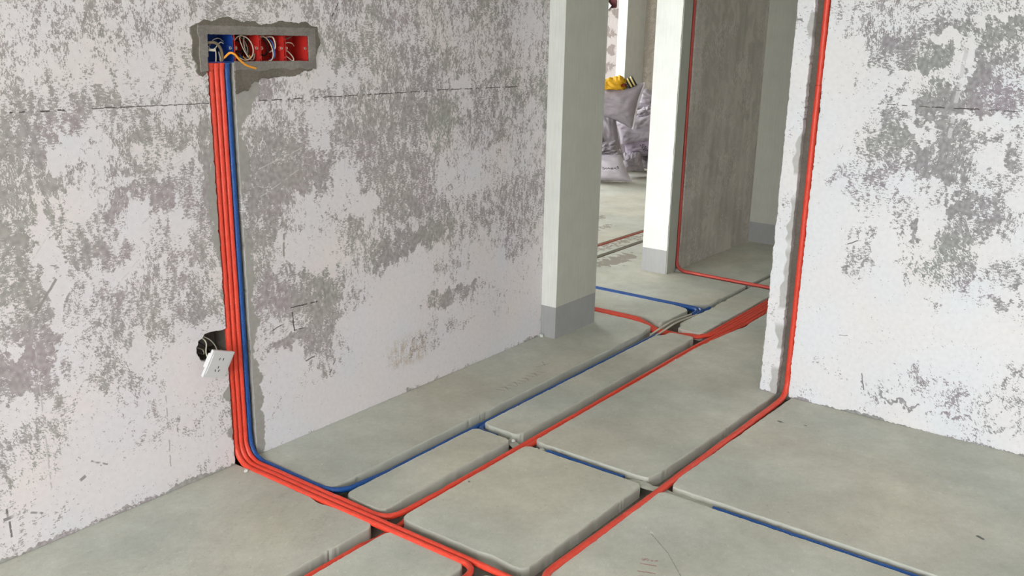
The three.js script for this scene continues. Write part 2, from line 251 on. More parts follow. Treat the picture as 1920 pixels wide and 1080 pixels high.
// skim coat scraped over grey cement: where the cement shows (the outlines of the real patches, in metres on each wall)
function coatTextures(blobs, u0, u1, v1, W, H, opt) {
  const bins = new Map(), cell = 0.15; // patches by place
  for (const b of blobs) for (let i = Math.floor((b[0] - u0 - 2.2 * b[2]) / cell); i <= Math.floor((b[0] - u0 + 2.2 * b[2]) / cell); i++) for (let j = Math.floor((b[1] - 2.2 * b[3]) / cell); j <= Math.floor((b[1] + 2.2 * b[3]) / cell); j++) {
    const k = i * 4096 + j; if (!bins.has(k)) bins.set(k, []); bins.get(k).push(b);
  }
  const col = new Uint8Array(W * H * 4), bump = new Uint8Array(W * H * 4), none = [];
  for (let y = 0; y < H; y++) for (let x = 0; x < W; x++) {
    const u = u0 + ((x + 0.5) / W) * (u1 - u0), v = ((y + 0.5) / H) * v1;
    // ragged patch outlines
    const wu = u + 0.026 * N1(u * 13, v * 11) + 0.010 * N3(u * 45, v * 38), wv = v + 0.026 * N2(u * 12, v * 10) + 0.012 * N4(u * 45, v * 38);
    let D = opt.base(u, v) + 0.2 * fbm(N4, u * 5 + 9, v * 5, 2);
    const mid = opt.mid * (fbm(N1, u * 15 + 31, v * 9 + 7, 3) + 0.5 * N3(u * 44 + 3, v * 17));
    for (const b of bins.get(Math.floor((u - u0) / cell) * 4096 + Math.floor(v / cell)) ?? none) {
      const q = ((wu - b[0]) / b[2]) ** 2 + ((wv - b[1]) / b[3]) ** 2; if (q > 3.4) continue;
      const w = 1 - smooth(0.45, 3.3, q); D = b[4] > 0 ? mix(D, Math.max(D, b[4]), w) : mix(D, Math.min(D, D * (1 + b[4])), w);
    }
    D += mid * smooth(-0.05, 0.25, D);
    // trowel strokes: the direction changes from place to place
    const dir = opt.dir(u, v) + 0.8 * N3(u * 2.6 + 4, v * 2.6), cs = Math.round(dir * 2) , f = opt.fine;
    const up = N1(u * 135 * f, v * 68 * f), side = N2(u * 62 * f, v * 140 * f), dg = N3((u + v) * 100 * f, (u - v) * 52 * f);
    const a = clamp(dir + 0.5), k = cs >= 2 ? dg : mix(up, side, smooth(0.35, 0.65, a));
    const st = 0.52 * k + 0.5 * N4(u * 250 * f, v * 215 * f) + 0.3 * N2(u * 62, v * 50) + 0.26 * N1(u * 24, v * 20) + 0.16 * N3(u * 420, v * 400);
    const thr = mix(-0.98, 0.98, clamp(D));
    let g = smooth(0.11, -0.11, st - thr); // 1 = bare cement
    g *= 0.84 + 0.16 * N1(u * 48, v * 40);
    const sm = opt.smear ? opt.smear(u, v) : 0;
    const t1 = N2(u * 3.1, v * 3.1), t2 = N3(u * 2.3 + 5, v * 2.3), gr = N4(u * 420, v * 420) * 3 + N1(u * 40, v * 40) * 2.5;
    const wh = [opt.white[0] + 2.5 * t1 + gr, opt.white[1] + 1.5 * t2 + gr, opt.white[2] + 2.5 * t2 - 2 * t1 + gr];
    const ce = [opt.cement[0] + 5 * t2 + gr * 2, opt.cement[1] + 4 * t1 + gr * 2, opt.cement[2] + 4 * t2 + gr * 2];
    const k4 = (y * W + x) * 4, ru = opt.rust ? opt.rust(u, v) : 0;
    for (let c = 0; c < 3; c++) { let q = mix(wh[c], ce[c], g); if (ru > 0) q = mix(q, [168, 146, 122][c], ru); if (sm > 0) q = mix(q, opt.patch[c] + gr * 1.5 + 4 * t1, sm); col[k4 + c] = clamp(q, 0, 255); }
    col[k4 + 3] = 255;
    bump[k4] = bump[k4 + 1] = bump[k4 + 2] = clamp(170 - 110 * g * (1 - sm) - 40 * sm + 8 * N4(u * 200, v * 200) + 25 * N2(u * 9, v * 9), 0, 255); bump[k4 + 3] = 255;
  }
  const set = (u, v, rgb, w, dep = 0) => {
    const x = Math.floor(((u - u0) / (u1 - u0)) * W), y = Math.floor((v / v1) * H); if (x < 0 || y < 0 || x >= W || y >= H) return;
    const k = (y * W + x) * 4; for (let c = 0; c < 3; c++) col[k + c] = mix(col[k + c], rgb[c], w);
    if (dep) bump[k] = bump[k + 1] = bump[k + 2] = clamp(bump[k] + dep * w, 0, 255);
  };
  // scratches, pencil lines and cracks: [u, v, u, v, half width, rgb, strength, gaps, depth]
  for (const [a, b, c, d, hw, rgb, s, gap, dep] of opt.lines ?? []) {
    const L = Math.hypot(c - a, d - b), px = (u1 - u0) / W, n = Math.ceil(L / px) * 2;
    for (let i = 0; i <= n; i++) {
      const t = i / n, wob = 0.0012 * N1(t * L * 30, a * 50), m = gap ? smooth(-gap, 0.3 - gap, N2(t * L * 26 + a * 9, 3)) : 1; if (m <= 0) continue;
      for (let o = -hw; o <= hw + 1e-9; o += px * 0.7) set(mix(a, c, t) - ((d - b) / L) * (o + wob), mix(b, d, t) + ((c - a) / L) * (o + wob), rgb, s * m, dep);
    }
  }
  const T = [finish(col, W, H, true), finish(bump, W, H, false)];
  for (const t of T) t.userData = {};
  return T;
}
const LEFT = { u0: 0.7, u1: 3.3, v1: 1.6 }, RIGHT = { u0: 1.0, u1: 2.4, v1: 1.6 };
const DARK = [84, 78, 76], PALE = [205, 200, 198];
const [leftCol, leftBump] = coatTextures(COAT_LEFT.map((b) => [-b[0], ...b.slice(1)]), LEFT.u0, LEFT.u1, LEFT.v1, 2048, 1260, {
  fine: 1.0, mid: 0.34, white: [222, 217, 218], cement: [152, 146, 143], patch: [160, 157, 151],
  base: (u, v) => 0.29 + 0.22 * smooth(0.42, 0.72, v) - 0.06 * smooth(1.15, 1.3, v) * smooth(1.5, 1.3, u) - 0.05 * smooth(0.3, 0.05, v) - 0.06 * smooth(1.8, 2.1, u) * smooth(0.5, 0.3, v) + (v < 0.012 + 0.012 * N1(u * 9, 1) + 0.006 * N2(u * 60, 2) ? 0.9 : 0),
  dir: (u, v) => 0.25 + 0.7 * smooth(0.75, 0.4, v) * smooth(1.9, 1.4, u) - 0.35 * smooth(0.8, 1.1, v) + 0.45 * smooth(0.35, 0.0, Math.hypot(u - 1.95, v - 0.5)),
  smear: (u, v) => {
    const e = 0.011 * N1(v * 16, u * 5) + 0.004 * N2(v * 70, u * 30);
    const r = u - 1.628, wr = 0.026 + 0.016 * N3(v * 5, 1) + 0.05 * smooth(1.02, 1.16, v) * smooth(1.25, 1.16, v) - 0.02 * smooth(0.55, 0.75, v) * smooth(0.95, 0.8, v);
    const l = 1.548 - u, wl = 0.028 * smooth(0.62, 0.7, v) * smooth(1.05, 0.9, v) + 0.03 * smooth(0.04, 0.1, v) * smooth(0.3, 0.2, v) * (0.6 + 0.6 * N2(v * 12, 4));
    if (r > -0.01 && r < 0.15) return v < 1.24 ? smooth(0.003, -0.003, r - wr - e) : 0;
    return l > -0.01 && l < 0.1 && wl > 0.004 ? smooth(0.003, -0.003, l - wl - e * (wl > 0.004)) : 0;
  },
  // brown rusty damp runs low on the wall
  rust: (u, v) => { const m = smooth(0.14, 0.05, Math.abs(u - 2.335)) * smooth(0.25, 0.19, v) * smooth(0.09, 0.13, v); return m > 0 ? m * 0.5 * smooth(0.0, 0.9, 0.35 * N1(u * 55, v * 9) + 0.5 * N2(u * 150, v * 90) + 0.4 * N3(u * 24, v * 20) + 0.35) : 0; },
  lines: [
    [1.0, 1.113, 1.13, 1.113, 0.0013, DARK, 0.9, 0.4, -60], [1.2, 1.113, 1.54, 1.112, 0.0008, DARK, 0.6, 0.0, -40], [1.7, 1.112, 2.05, 1.113, 0.0010, DARK, 0.6, 0.25, -60], [2.05, 1.113, 2.45, 1.116, 0.0010, DARK, 0.65, 0.45, -60], [2.5, 1.118, 3.0, 1.117, 0.0012, DARK, 0.65, 0.45, -60],
    [1.685, 0.908, 1.9, 0.972, 0.0012, PALE, 0.6, 0.6], [1.68, 0.82, 1.86, 0.90, 0.001, PALE, 0.5, 0.4], [1.30, 0.80, 1.45, 0.90, 0.0013, PALE, 0.5, 0.5], [1.16, 0.60, 1.30, 0.72, 0.001, PALE, 0.4, 0.5], [1.36, 0.93, 1.50, 0.985, 0.001, PALE, 0.5, 0.5], [1.0, 0.62, 1.06, 0.70, 0.003, [150, 145, 141], 0.7, 0.9], [1.01, 0.76, 1.06, 0.82, 0.0014, PALE, 0.5, 0.6],
    [1.192, 0.93, 1.184, 0.74, 0.0022, PALE, 0.6, 0.5], [1.222, 0.79, 1.219, 0.70, 0.0015, PALE, 0.5, 0.4], [1.19, 0.62, 1.195, 0.44, 0.0016, PALE, 0.5, 0.4], [1.783, 0.865, 1.775, 0.72, 0.003, [160, 154, 150], 0.4, 0.4], [1.778, 0.70, 1.772, 0.62, 0.0035, [146, 141, 137], 0.5, 0.5], [1.899, 0.91, 1.896, 0.82, 0.003, [165, 160, 155], 0.4, 0.4], [2.05, 1.09, 2.04, 0.86, 0.0016, PALE, 0.4, 0.4], [2.2, 1.12, 2.19, 0.90, 0.0014, PALE, 0.4, 0.4],
    [1.79, 0.457, 1.901, 0.454, 0.0014, DARK, 0.9, 0.6], [1.795, 0.441, 1.80, 0.377, 0.0014, DARK, 0.9, 0.6], [1.80, 0.377, 1.84, 0.378, 0.001, DARK, 0.7, 0.5], [1.71, 0.40, 1.76, 0.41, 0.0012, DARK, 0.6, 0.5], [1.83, 0.26, 1.90, 0.272, 0.0022, [110, 106, 104], 0.6, 0.3], [1.945, 0.19, 1.965, 0.225, 0.002, [112, 108, 106], 0.6, 0.4], [1.93, 0.55, 1.935, 0.44, 0.003, [140, 136, 133], 0.5, 0.3],
    [0.82, 0.085, 0.86, 0.112, 0.003, [142, 138, 136], 0.7, 0.6], [0.86, 0.112, 0.90, 0.118, 0.004, [138, 134, 132], 0.7, 0.8], [0.90, 0.118, 0.955, 0.092, 0.0025, [148, 144, 142], 0.6, 0.6], [0.871, 0.14, 0.874, 0.06, 0.002, [120, 116, 114], 0.8, 0.8], [1.095, 0.185, 1.14, 0.16, 0.002, [146, 142, 140], 0.6, 0.6], [0.99, 0.11, 1.09, 0.155, 0.004, [136, 131, 129], 0.5, 0.15],
    [0.99, 0.55, 0.985, 0.15, 0.0016, [190, 186, 184], 0.6, 0.5], [1.33, 0.3, 1.325, 0.08, 0.0014, [170, 166, 164], 0.5, 0.4],
    [2.0, 1.35, 2.035, 1.40, 0.0012, DARK, 0.7, 0.4], [1.73, 1.47, 1.735, 1.36, 0.0012, [150, 145, 138], 0.7, 0.7],
  ],
});
const [rightCol, rightBump] = coatTextures(COAT_RIGHT, RIGHT.u0, RIGHT.u1, RIGHT.v1, 1280, 1463, {
  fine: 0.85, mid: 0.3, white: [227, 227, 228], cement: [140, 137, 138], patch: [186, 185, 182],
  base: (u, v) => 0.08 + 0.2 * smooth(0.75, 1.1, v) * smooth(1.2, 1.4, u) + 0.08 * smooth(1.35, 1.6, u) + (v < 0.006 + 0.010 * N1(u * 8, 7) + 0.005 * N2(u * 60, 5) ? 0.9 : 0),
  dir: (u, v) => 0.3 + 0.7 * smooth(1.35, 1.6, u) * smooth(0.9, 1.15, v) + 0.5 * smooth(0.75, 0.55, v) * smooth(1.2, 1.35, u) + 0.4 * smooth(0.45, 0.3, v),
  smear: (u, v) => { const l = 1.1 - u, wl = 0.014 + 0.012 * N3(v * 4, 2) + 0.008 * N1(v * 17, 3); return l > -0.01 && l < 0.05 ? smooth(0.002, -0.002, l - wl) * smooth(-0.2, 0.2, N2(v * 6 + 2, 9) + 0.25) : 0; },
  lines: [[1.35, 1.114, 1.52, 1.113, 0.001, DARK, 0.7, 0.3, -50], [1.52, 1.113, 1.66, 1.114, 0.0014, DARK, 0.9, 0.6, -60], [1.66, 1.114, 1.8, 1.114, 0.001, DARK, 0.5, 0.2, -40], [1.60, 1.34, 1.585, 1.02, 0.006, [206, 204, 204], 0.5, 0.4], [1.3, 0.62, 1.34, 0.64, 0.0012, DARK, 0.5, 0.6], [1.41, 0.16, 1.425, 0.10, 0.0012, [120, 118, 118], 0.7, 0.8], [1.315, 0.285, 1.345, 0.29, 0.001, [150, 148, 148], 0.6, 0.8]],
});
for (const t of [leftCol, leftBump]) { t.repeat.set(1 / (LEFT.u1 - LEFT.u0), 1 / LEFT.v1); t.offset.set(-LEFT.u0 / (LEFT.u1 - LEFT.u0), 0); }
for (const t of [rightCol, rightBump]) { t.repeat.set(1 / (RIGHT.u1 - RIGHT.u0), 1 / RIGHT.v1); t.offset.set(-RIGHT.u0 / (RIGHT.u1 - RIGHT.u0), 0); }

// floor screed: trowelled cement with clouds, dust, pen marks, paint drips and a damp stain, x from -0.9 to 2.2, z from -5.2 to -1.2
const FL = { x0: -0.9, x1: 2.3, z0: -5.2, z1: -1.1 };
const [floorCol, floorBump] = (() => {
  const W = 1600, H = 2048, col = new Uint8Array(W * H * 4), bump = new Uint8Array(W * H * 4);
  for (let y = 0; y < H; y++) for (let x = 0; x < W; x++) {
    const X = mix(FL.x0, FL.x1, (x + 0.5) / W), Z = mix(FL.z0, FL.z1, (y + 0.5) / H);
    const arc = N1(X * 3 + 0.6 * N2(X, Z), Z * 9) * 1.5, cloud = fbm(N2, X * 2.2, Z * 2.2, 4) * 15 + fbm(N3, X * 9, Z * 9, 3) * 6, fine = N4(X * 300, Z * 300) * 3.5 + N1(X * 110, Z * 110) * 3.2 + N2(X * 34 + Z * 12, Z * 30 - X * 9) * 3;
    const warm = N3(X * 1.3 + 3, Z * 1.3) * 3.5, spot = smooth(0.80, 0.88, N4(X * 38 + 2, Z * 38)) * 9 - smooth(0.84, 0.9, N1(X * 46, Z * 46 + 7)) * 14;
    let s = arc + cloud + fine + spot, c = [194 + s + warm, 193 + s, 179 + s - warm];
    // damp stain by the doorway and dry lighter cement round it
    const sx = X + 0.05 * N1(X * 14, Z * 14) + 0.02 * N2(X * 50, Z * 50), sz = Z + 0.05 * N2(X * 14, Z * 14);
    const damp = Math.max(smooth(1.1, 0.9, Math.hypot((sx + 0.49) / 0.07, (sz + 4.72) / 0.22)), smooth(1.1, 0.9, Math.hypot((sx + 0.72) / 0.03, (sz + 5.2) / 0.5)));
    if (damp > 0) c = c.map((q, i) => mix(q, [138, 128, 114][i], 0.75 * damp));
    // darker streaky smears left of the trunk
    const smear = smooth(0.25, 0.6, N1((X + 0.5 * Z) * 4, (X - 0.5 * Z) * 26)) * smooth(0.35, 0.1, Math.abs(X - 0.4)) * smooth(-1.58, -1.5, Z);
    c = c.map((q) => q - 7 * smear * smooth(-0.2, 0.5, N4(X * 60, Z * 60)));
    const k = (y * W + x) * 4; for (let i = 0; i < 3; i++) col[k + i] = clamp(c[i], 0, 255); col[k + 3] = 255;
    bump[k] = bump[k + 1] = bump[k + 2] = clamp(128 + 25 * fbm(N1, X * 12, Z * 12, 3) + 12 * N4(X * 240, Z * 240), 0, 255); bump[k + 3] = 255;
  }
  const stroke = (a, b, c, d, hw, rgb, s) => {
    const L = Math.hypot(c - a, d - b), px = 0.0018, n = Math.ceil(L / px) * 2;
    for (let i = 0; i <= n; i++) for (let o = -hw; o <= hw + 1e-9; o += px * 0.8) {
      const t = i / n, X = mix(a, c, t) - ((d - b) / L) * o, Z = mix(b, d, t) + ((c - a) / L) * o, x = Math.floor(((X - FL.x0) / (FL.x1 - FL.x0)) * W), y = Math.floor(((Z - FL.z0) / (FL.z1 - FL.z0)) * H);
      if (x < 0 || y < 0 || x >= W || y >= H) continue;
      const k = (y * W + x) * 4; for (let q = 0; q < 3; q++) col[k + q] = mix(col[k + q], rgb[q], s * (0.6 + 0.4 * N1(X * 200, Z * 200)));
    }
  };
  const red = [150, 92, 82], r = rng(77);
  // two lines of faded red pen writing near the front edge, one line of brush strokes beside the left wall
  for (let k = 0; k < 7; k++) { const x = 1.262 + k * 0.006, z = -1.872 - k * 0.003; for (let q = 0; q < 3; q++) stroke(x + (r() - 0.5) * 0.01, z + (r() - 0.5) * 0.01, x + (r() - 0.5) * 0.012, z + (r() - 0.5) * 0.012, 0.0006, red, 0.55); }
  stroke(1.266, -1.852, 1.305, -1.868, 0.0008, red, 0.6); stroke(1.278, -1.818, 1.318, -1.835, 0.0008, red, 0.6); stroke(1.29, -1.80, 1.31, -1.81, 0.0007, red, 0.5);
  for (let k = 0; k < 9; k++) { const z = -2.56 - k * 0.032, x = 0.262 + 0.004 * (k % 3); stroke(x - 0.02, z, x + 0.018, z - 0.012, 0.0012, [132, 112, 98], 0.5); if (k % 2) stroke(x - 0.012, z - 0.012, x + 0.02, z + 0.008, 0.001, [132, 112, 98], 0.45); }
  for (const [a, b, c, d] of [[0.22, -2.86, 0.24, -2.93], [0.2, -2.93, 0.235, -2.9], [1.217, -2.0, 1.30, -1.94], [1.30, -1.94, 1.40, -1.84], [1.40, -1.84, 1.52, -1.74]]) stroke(a, b, c, d, 0.0007, [112, 110, 102], 0.7);
  for (const [x, z, q, tone] of [[1.217, -2.005, 0.007, 215], [1.898, -2.98, 0.01, 205], [1.879, -2.59, 0.008, 205], [1.905, -2.63, 0.007, 205], [1.795, -2.853, 0.012, 196], [1.658, -2.476, 0.004, 205], [1.781, -2.642, 0.005, 195], [1.217, -2.964, 0.012, 105], [1.941, -2.553, 0.011, 100], [1.3, -2.99, 0.006, 110], [0.109, -2.015, 0.004, 200], [0.639, -1.918, 0.005, 118]]) for (let k = 0; k < 6; k++) stroke(x - q * r(), z - q * r() * 0.6, x + q * r(), z + q * r() * 0.6, 0.0012 + q * 0.2 * r(), [tone, tone, tone - 5], 0.6);
  return [finish(col, W, H, true), finish(bump, W, H, false)];
})();
const floorUV = (x, y, z) => [(x - FL.x0) / (FL.x1 - FL.x0), (z - FL.z0) / (FL.z1 - FL.z0)];

// plain cement render, dirty plaster with drips, rough brush-painted lime
const cementTex = dataTex(512, 512, (x, y) => { const u = x / 512, v = y / 512, s = fbm(N1, u * 6, v * 6, 4) * 16 + N2(u * 120, v * 120) * 7 + N3(u * 40, v * 60) * 5; return [130 + s, 124 + s, 118 + s]; });
const cementBump = dataTex(512, 512, (x, y) => { const u = x / 512, v = y / 512, s = 128 + 60 * fbm(N1, u * 14, v * 14, 3) + 30 * N2(u * 150, v * 150); return [s, s, s]; }, false);
const dirtyTex = dataTex(1024, 1024, (x, y) => { // 1.6 m square
  const u = (x / 1024) * 1.6, v = (y / 1024) * 1.6;
  const drip = N1(u * 9, v * 1.0) * 8 + N2(u * 50, v * 4) * 3, patch = smooth(-0.4, 0.5, fbm(N3, u * 4 + 0.3 * N1(u * 9, v * 9), v * 1.5, 4)), gr = N4(u * 260, v * 260) * 6 + N1(u * 90, v * 60) * 5;
  const chip = smooth(0.35, 0.5, N2(u * 42, v * 30) + 0.5 * N4(u * 150, v * 110)) * smooth(0.0, 0.4, N3(u * 3.3 + 3, v * 3.3));
  let c = [mix(170, 188, patch), mix(164, 182, patch), mix(153, 171, patch)].map((q) => q + drip + gr);
  return c.map((q, i) => mix(q, [214, 210, 202][i], 0.45 * chip));
});
const limeTex = dataTex(512, 512, (x, y) => { const u = x / 512, v = y / 512, s = N1(u * 60, v * 3) * 3 + N2(u * 130, v * 8) * 2.5 + fbm(N3, u * 5, v * 5, 3) * 5; return [224 + s, 226 + s, 219 + s]; });
const limeBump = dataTex(512, 512, (x, y) => { const u = x / 512, v = y / 512, s = 128 + 50 * N1(u * 70, v * 3) + 30 * N2(u * 160, v * 9); return [s, s, s]; }, false);
for (const t of [cementTex, cementBump, limeTex, limeBump]) t.repeat.set(1.25, 1.25);
dirtyTex.repeat.set(1 / 1.6, 1 / 1.6);
const patchyTex = dataTex(768, 768, (x, y) => { // far skim coat with brown-grey bare places, 1.2 m square
  const u = (x / 768) * 1.2, v = (y / 768) * 1.2, k = smooth(0.08, 0.16, fbm(N2, u * 5, v * 4.2, 3) + 0.18 * N4(u * 60, v * 50)), s = N1(u * 40, v * 6) * 4 + N3(u * 200, v * 200) * 4;
  return [mix(172, 132, k) + s, mix(164, 122, k) + s, mix(160, 117, k) + s];
});
patchyTex.repeat.set(1 / 1.2, 1 / 1.2);

// plastic pipe with scuffs and dried cement splashes, 0.4 m long
const pipeTex = (rgb) => { const t = dataTex(512, 128, (x, y) => {
  const u = x / 512, v = y / 128, s = smooth(0.62, 0.8, N2(u * 34, v * 9) * 0.7 + 0.5 * N4(u * 90, v * 26)) * 0.55 + smooth(0.5, 0.9, N1(u * 6, v * 40)) * 0.10, d = N3(u * 11, v * 5) * 6;
  return rgb.map((q, i) => mix(q + d, [190, 186, 176][i], s));
}); t.wrapS = t.wrapT = THREE.RepeatWrapping; return t; };
const std = (o) => new THREE.MeshStandardMaterial({ roughness: 0.9, metalness: 0, ...o });
const M = {
  leftWall: std({ map: leftCol, bumpMap: leftBump, bumpScale: 0.0016, roughness: 0.92 }),
  rightWall: std({ map: rightCol, bumpMap: rightBump, bumpScale: 0.0016, roughness: 0.92 }),
  floor: std({ map: floorCol, bumpMap: floorBump, bumpScale: 0.0012, roughness: 0.72 }),
  bed: std({ map: cementTex, bumpMap: cementBump, bumpScale: 0.004, color: 0xcfcac0 }),
  cement: std({ map: cementTex, bumpMap: cementBump, bumpScale: 0.0012 }),
  wetCement: std({ map: cementTex, bumpMap: cementBump, bumpScale: 0.0012, color: 0xd9d6cd }),
  dirty: std({ map: dirtyTex, bumpMap: cementBump, bumpScale: 0.002 }),
  lime: std({ map: limeTex, bumpMap: limeBump, bumpScale: 0.0008, roughness: 0.85 }),
  limeShaded: std({ map: limeTex, bumpMap: limeBump, bumpScale: 0.0008, roughness: 0.85, color: new THREE.Color(0.7, 0.685, 0.64) }),  // same lime paint, darkened: shade on the inner faces is put into the colour
  patchy: std({ map: patchyTex, bumpMap: cementBump, bumpScale: 0.001 }),
  skirt: std({ map: limeTex, bumpMap: limeBump, bumpScale: 0.0008, color: new THREE.Color(0.47, 0.46, 0.48), roughness: 0.8 }),
  cut: std({ map: limeTex, bumpMap: cementBump, bumpScale: 0.003, color: new THREE.Color(0.66, 0.65, 0.6) }),
  plain: std({ color: new THREE.Color(0.66, 0.655, 0.64) }),
  red: std({ map: pipeTex([226, 69, 47]), roughness: 0.42 }), blue: std({ map: pipeTex([17, 74, 146]), roughness: 0.42 }),
  paleRender: std({ map: limeTex, bumpMap: cementBump, bumpScale: 0.002, color: new THREE.Color(0.56, 0.56, 0.51) }),
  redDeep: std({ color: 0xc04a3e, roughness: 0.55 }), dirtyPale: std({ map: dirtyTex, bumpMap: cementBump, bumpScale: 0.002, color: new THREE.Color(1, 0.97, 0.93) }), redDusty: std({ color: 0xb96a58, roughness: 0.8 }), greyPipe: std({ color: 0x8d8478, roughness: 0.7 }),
  redBox: std({ color: 0xbf2c26, roughness: 0.45 }), blueBox: std({ color: 0x173f8c, roughness: 0.45 }),
  white: std({ color: 0xd8d8d8, roughness: 0.35 }), dark: std({ color: 0x161414, roughness: 0.8 }),
  brass: std({ color: 0xb9b2a2, roughness: 0.35, metalness: 0.9 }),
  wirePale: std({ color: 0xc9c2ae, roughness: 0.5 }), wireBrown: std({ color: 0x6f614c, roughness: 0.6 }), wireOrange: std({ color: 0xe79a2c, roughness: 0.45 }), wireBlue: std({ color: 0x1d4f94, roughness: 0.5 }), wireBlack: std({ color: 0x1d1b1b, roughness: 0.5 }), wireGrey: std({ color: 0x8b857a, roughness: 0.55 }),
};

// ------------------------------------------------------------------ floor: screed cut by conduit trenches
const TRENCH = [ // [x1, z1, half width, x2, z2, half width]
  [-0.12, -3.73, 0.014, -0.12, 2.7, 0.014], // unseen slit under the left wall, parts the bays for their tones
  [-0.13, -1.586, 0.036, 0.38, -1.590, 0.035], [0.38, -1.590, 0.035, 0.62, -1.597, 0.031], [0.62, -1.597, 0.031, 0.95, -1.603, 0.033], [0.95, -1.603, 0.033, 4.9, -1.609, 0.033],
  [0.373, -1.62, 0.027, 0.371, -3.62, 0.03], [0.371, -3.62, 0.03, 0.374, -4.1, 0.033], [0.388, -4.1, 0.02, 0.392, -4.3, 0.013], [0.392, -4.3, 0.013, 0.39, -5.9, 0.013], [0.385, -3.6, 0.045, 0.385, -3.74, 0.045],
  [0.590, -1.62, 0.031, 0.592, -3.6, 0.032], [0.592, -3.6, 0.034, 0.612, -3.95, 0.052], [0.612, -3.95, 0.052, 0.612, -5.9, 0.052],
  [0.620, -1.56, 0.025, 0.622, 2.7, 0.025],
  [1.080, -1.62, 0.029, 1.094, -2.3, 0.030], [1.094, -2.3, 0.030, 1.138, -3.25, 0.029],
  [0.40, -2.259, 0.0205, 4.9, -2.257, 0.0195],
  [0.945, -1.59, 0.03, 0.952, -1.5, 0.029], [0.952, -1.5, 0.029, 0.955, 2.7, 0.028],
  [-4.9, -4.086, 0.027, 0.36, -4.084, 0.025], [0.27, -4.085, 0.02, 0.38, -4.03, 0.022], [0.3, -4.085, 0.02, 0.388, -4.16, 0.018],
  [-4.9, -3.732, 0.037, 0.23, -3.732, 0.036], [0.23, -3.732, 0.036, 0.39, -3.672, 0.034], [0.39, -3.672, 0.034, 0.58, -3.68, 0.034],
  [-0.12, -4.715, 0.034, 0.5, -4.702, 0.032], [0.5, -4.702, 0.032, 4.9, -4.69, 0.03],
  [-0.79, -3.62, 0.021, -0.797, -8.4, 0.021], [-0.598, -3.62, 0.019, -0.655, -6.6, 0.019],
];
const floor = structure('floor', 'grey trowelled cement screed cut by narrow conduit trenches');
{
  const f = (x, Y) => {
    const z = -Y; let d = 1e3;
    for (const s of TRENCH) { // quick reject, then join with rounded corners
      const m = Math.max(s[2], s[5]) + 0.06;
      if (x < Math.min(s[0], s[3]) - m || x > Math.max(s[0], s[3]) + m || z < Math.min(s[1], s[4]) - m || z > Math.max(s[1], s[4]) + m) continue;
      d = smin(d, segDist(x, z, s), 0.028);
    }
    if (d > 0.02) return d > 900 ? 1 : d;
    const chip = smooth(0.3, 0.7, N3(x * 7, z * 7)) * 0.004 * Math.max(0, N4(x * 55, z * 55));
    return d - 0.0012 * N1(x * 15, z * 15) - 0.0010 * N2(x * 95, z * 95) - chip;
  };
  // slab greys differ by bay; uneven floor light is put into these tones
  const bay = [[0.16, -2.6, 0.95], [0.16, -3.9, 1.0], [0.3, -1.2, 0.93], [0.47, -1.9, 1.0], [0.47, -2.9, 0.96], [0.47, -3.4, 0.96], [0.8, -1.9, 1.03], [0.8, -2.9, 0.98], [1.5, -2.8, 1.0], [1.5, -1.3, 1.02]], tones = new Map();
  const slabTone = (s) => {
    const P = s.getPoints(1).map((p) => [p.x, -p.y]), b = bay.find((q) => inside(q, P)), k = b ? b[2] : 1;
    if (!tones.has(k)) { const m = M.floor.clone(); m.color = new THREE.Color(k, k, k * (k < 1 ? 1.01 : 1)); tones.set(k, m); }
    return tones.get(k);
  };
  const shapes = outlines(f, -4.7, -2.5, 4.7, 9.9, 0.008, 0.0006);
  shapes.forEach((s, i) => {
    const g = extrude(s, 0.038, 0.003, 0.008); g.rotateX(-Math.PI / 2); g.translate(0, -0.038, 0);
    planarUV(g, floorUV);
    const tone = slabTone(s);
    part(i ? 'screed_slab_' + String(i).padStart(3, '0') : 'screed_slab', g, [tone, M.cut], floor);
  });
  part('trench_bed', box(-4.7, -0.2, -9.9, 4.7, -0.038, 2.5), M.bed, floor);
}

// ------------------------------------------------------------------ walls
const alongX = (g, off) => { g.rotateY(Math.PI / 2); g.translate(off, 0, 0); return g; }; // outline (u, y) with u = -z, thickness towards +x
const polyDist = (P, x, y) => { let d = 1e9; for (let i = 0; i < P.length; i++) { const a = P[i], b = P[(i + 1) % P.length]; d = Math.min(d, segDist(x, y, [a[0], a[1], 0, b[0], b[1], 0])); } return inside([x, y], P) ? -d : d; };
const rectDist = (x, y, a, b, c, d) => Math.max(a - x, x - c, b - y, y - d);
const wobble = (x, y, a = 0.0015) => a * N1(x * 26, y * 26) + a * 0.6 * N2(x * 90, y * 90);
const socketHole = (u, v) => Math.min(Math.hypot((u - 1.492) / 1.08, v - 0.405) - 0.047 - 0.004 * N1(u * 40, v * 40), rectDist(u, v, 1.49, 0.375, 1.56, 0.447) - 0.002 * N2(u * 50, v * 50));
const boxHole = (u, v) => rectDist(u, v, 1.543, 1.2215, 1.907, 1.3005);
const leftChase = (u, v) => rectDist(u, v, 1.5445, -1, 1.6275, 1.235) - 0.0025 * smooth(0.1, 0.6, N3(u * 9, v * 9)) * Math.max(0, N4(u * 70, v * 70)) * 2;
const wallLeft = structure('wall_left', 'grey cement wall with scraped white skim coat and conduit chase');
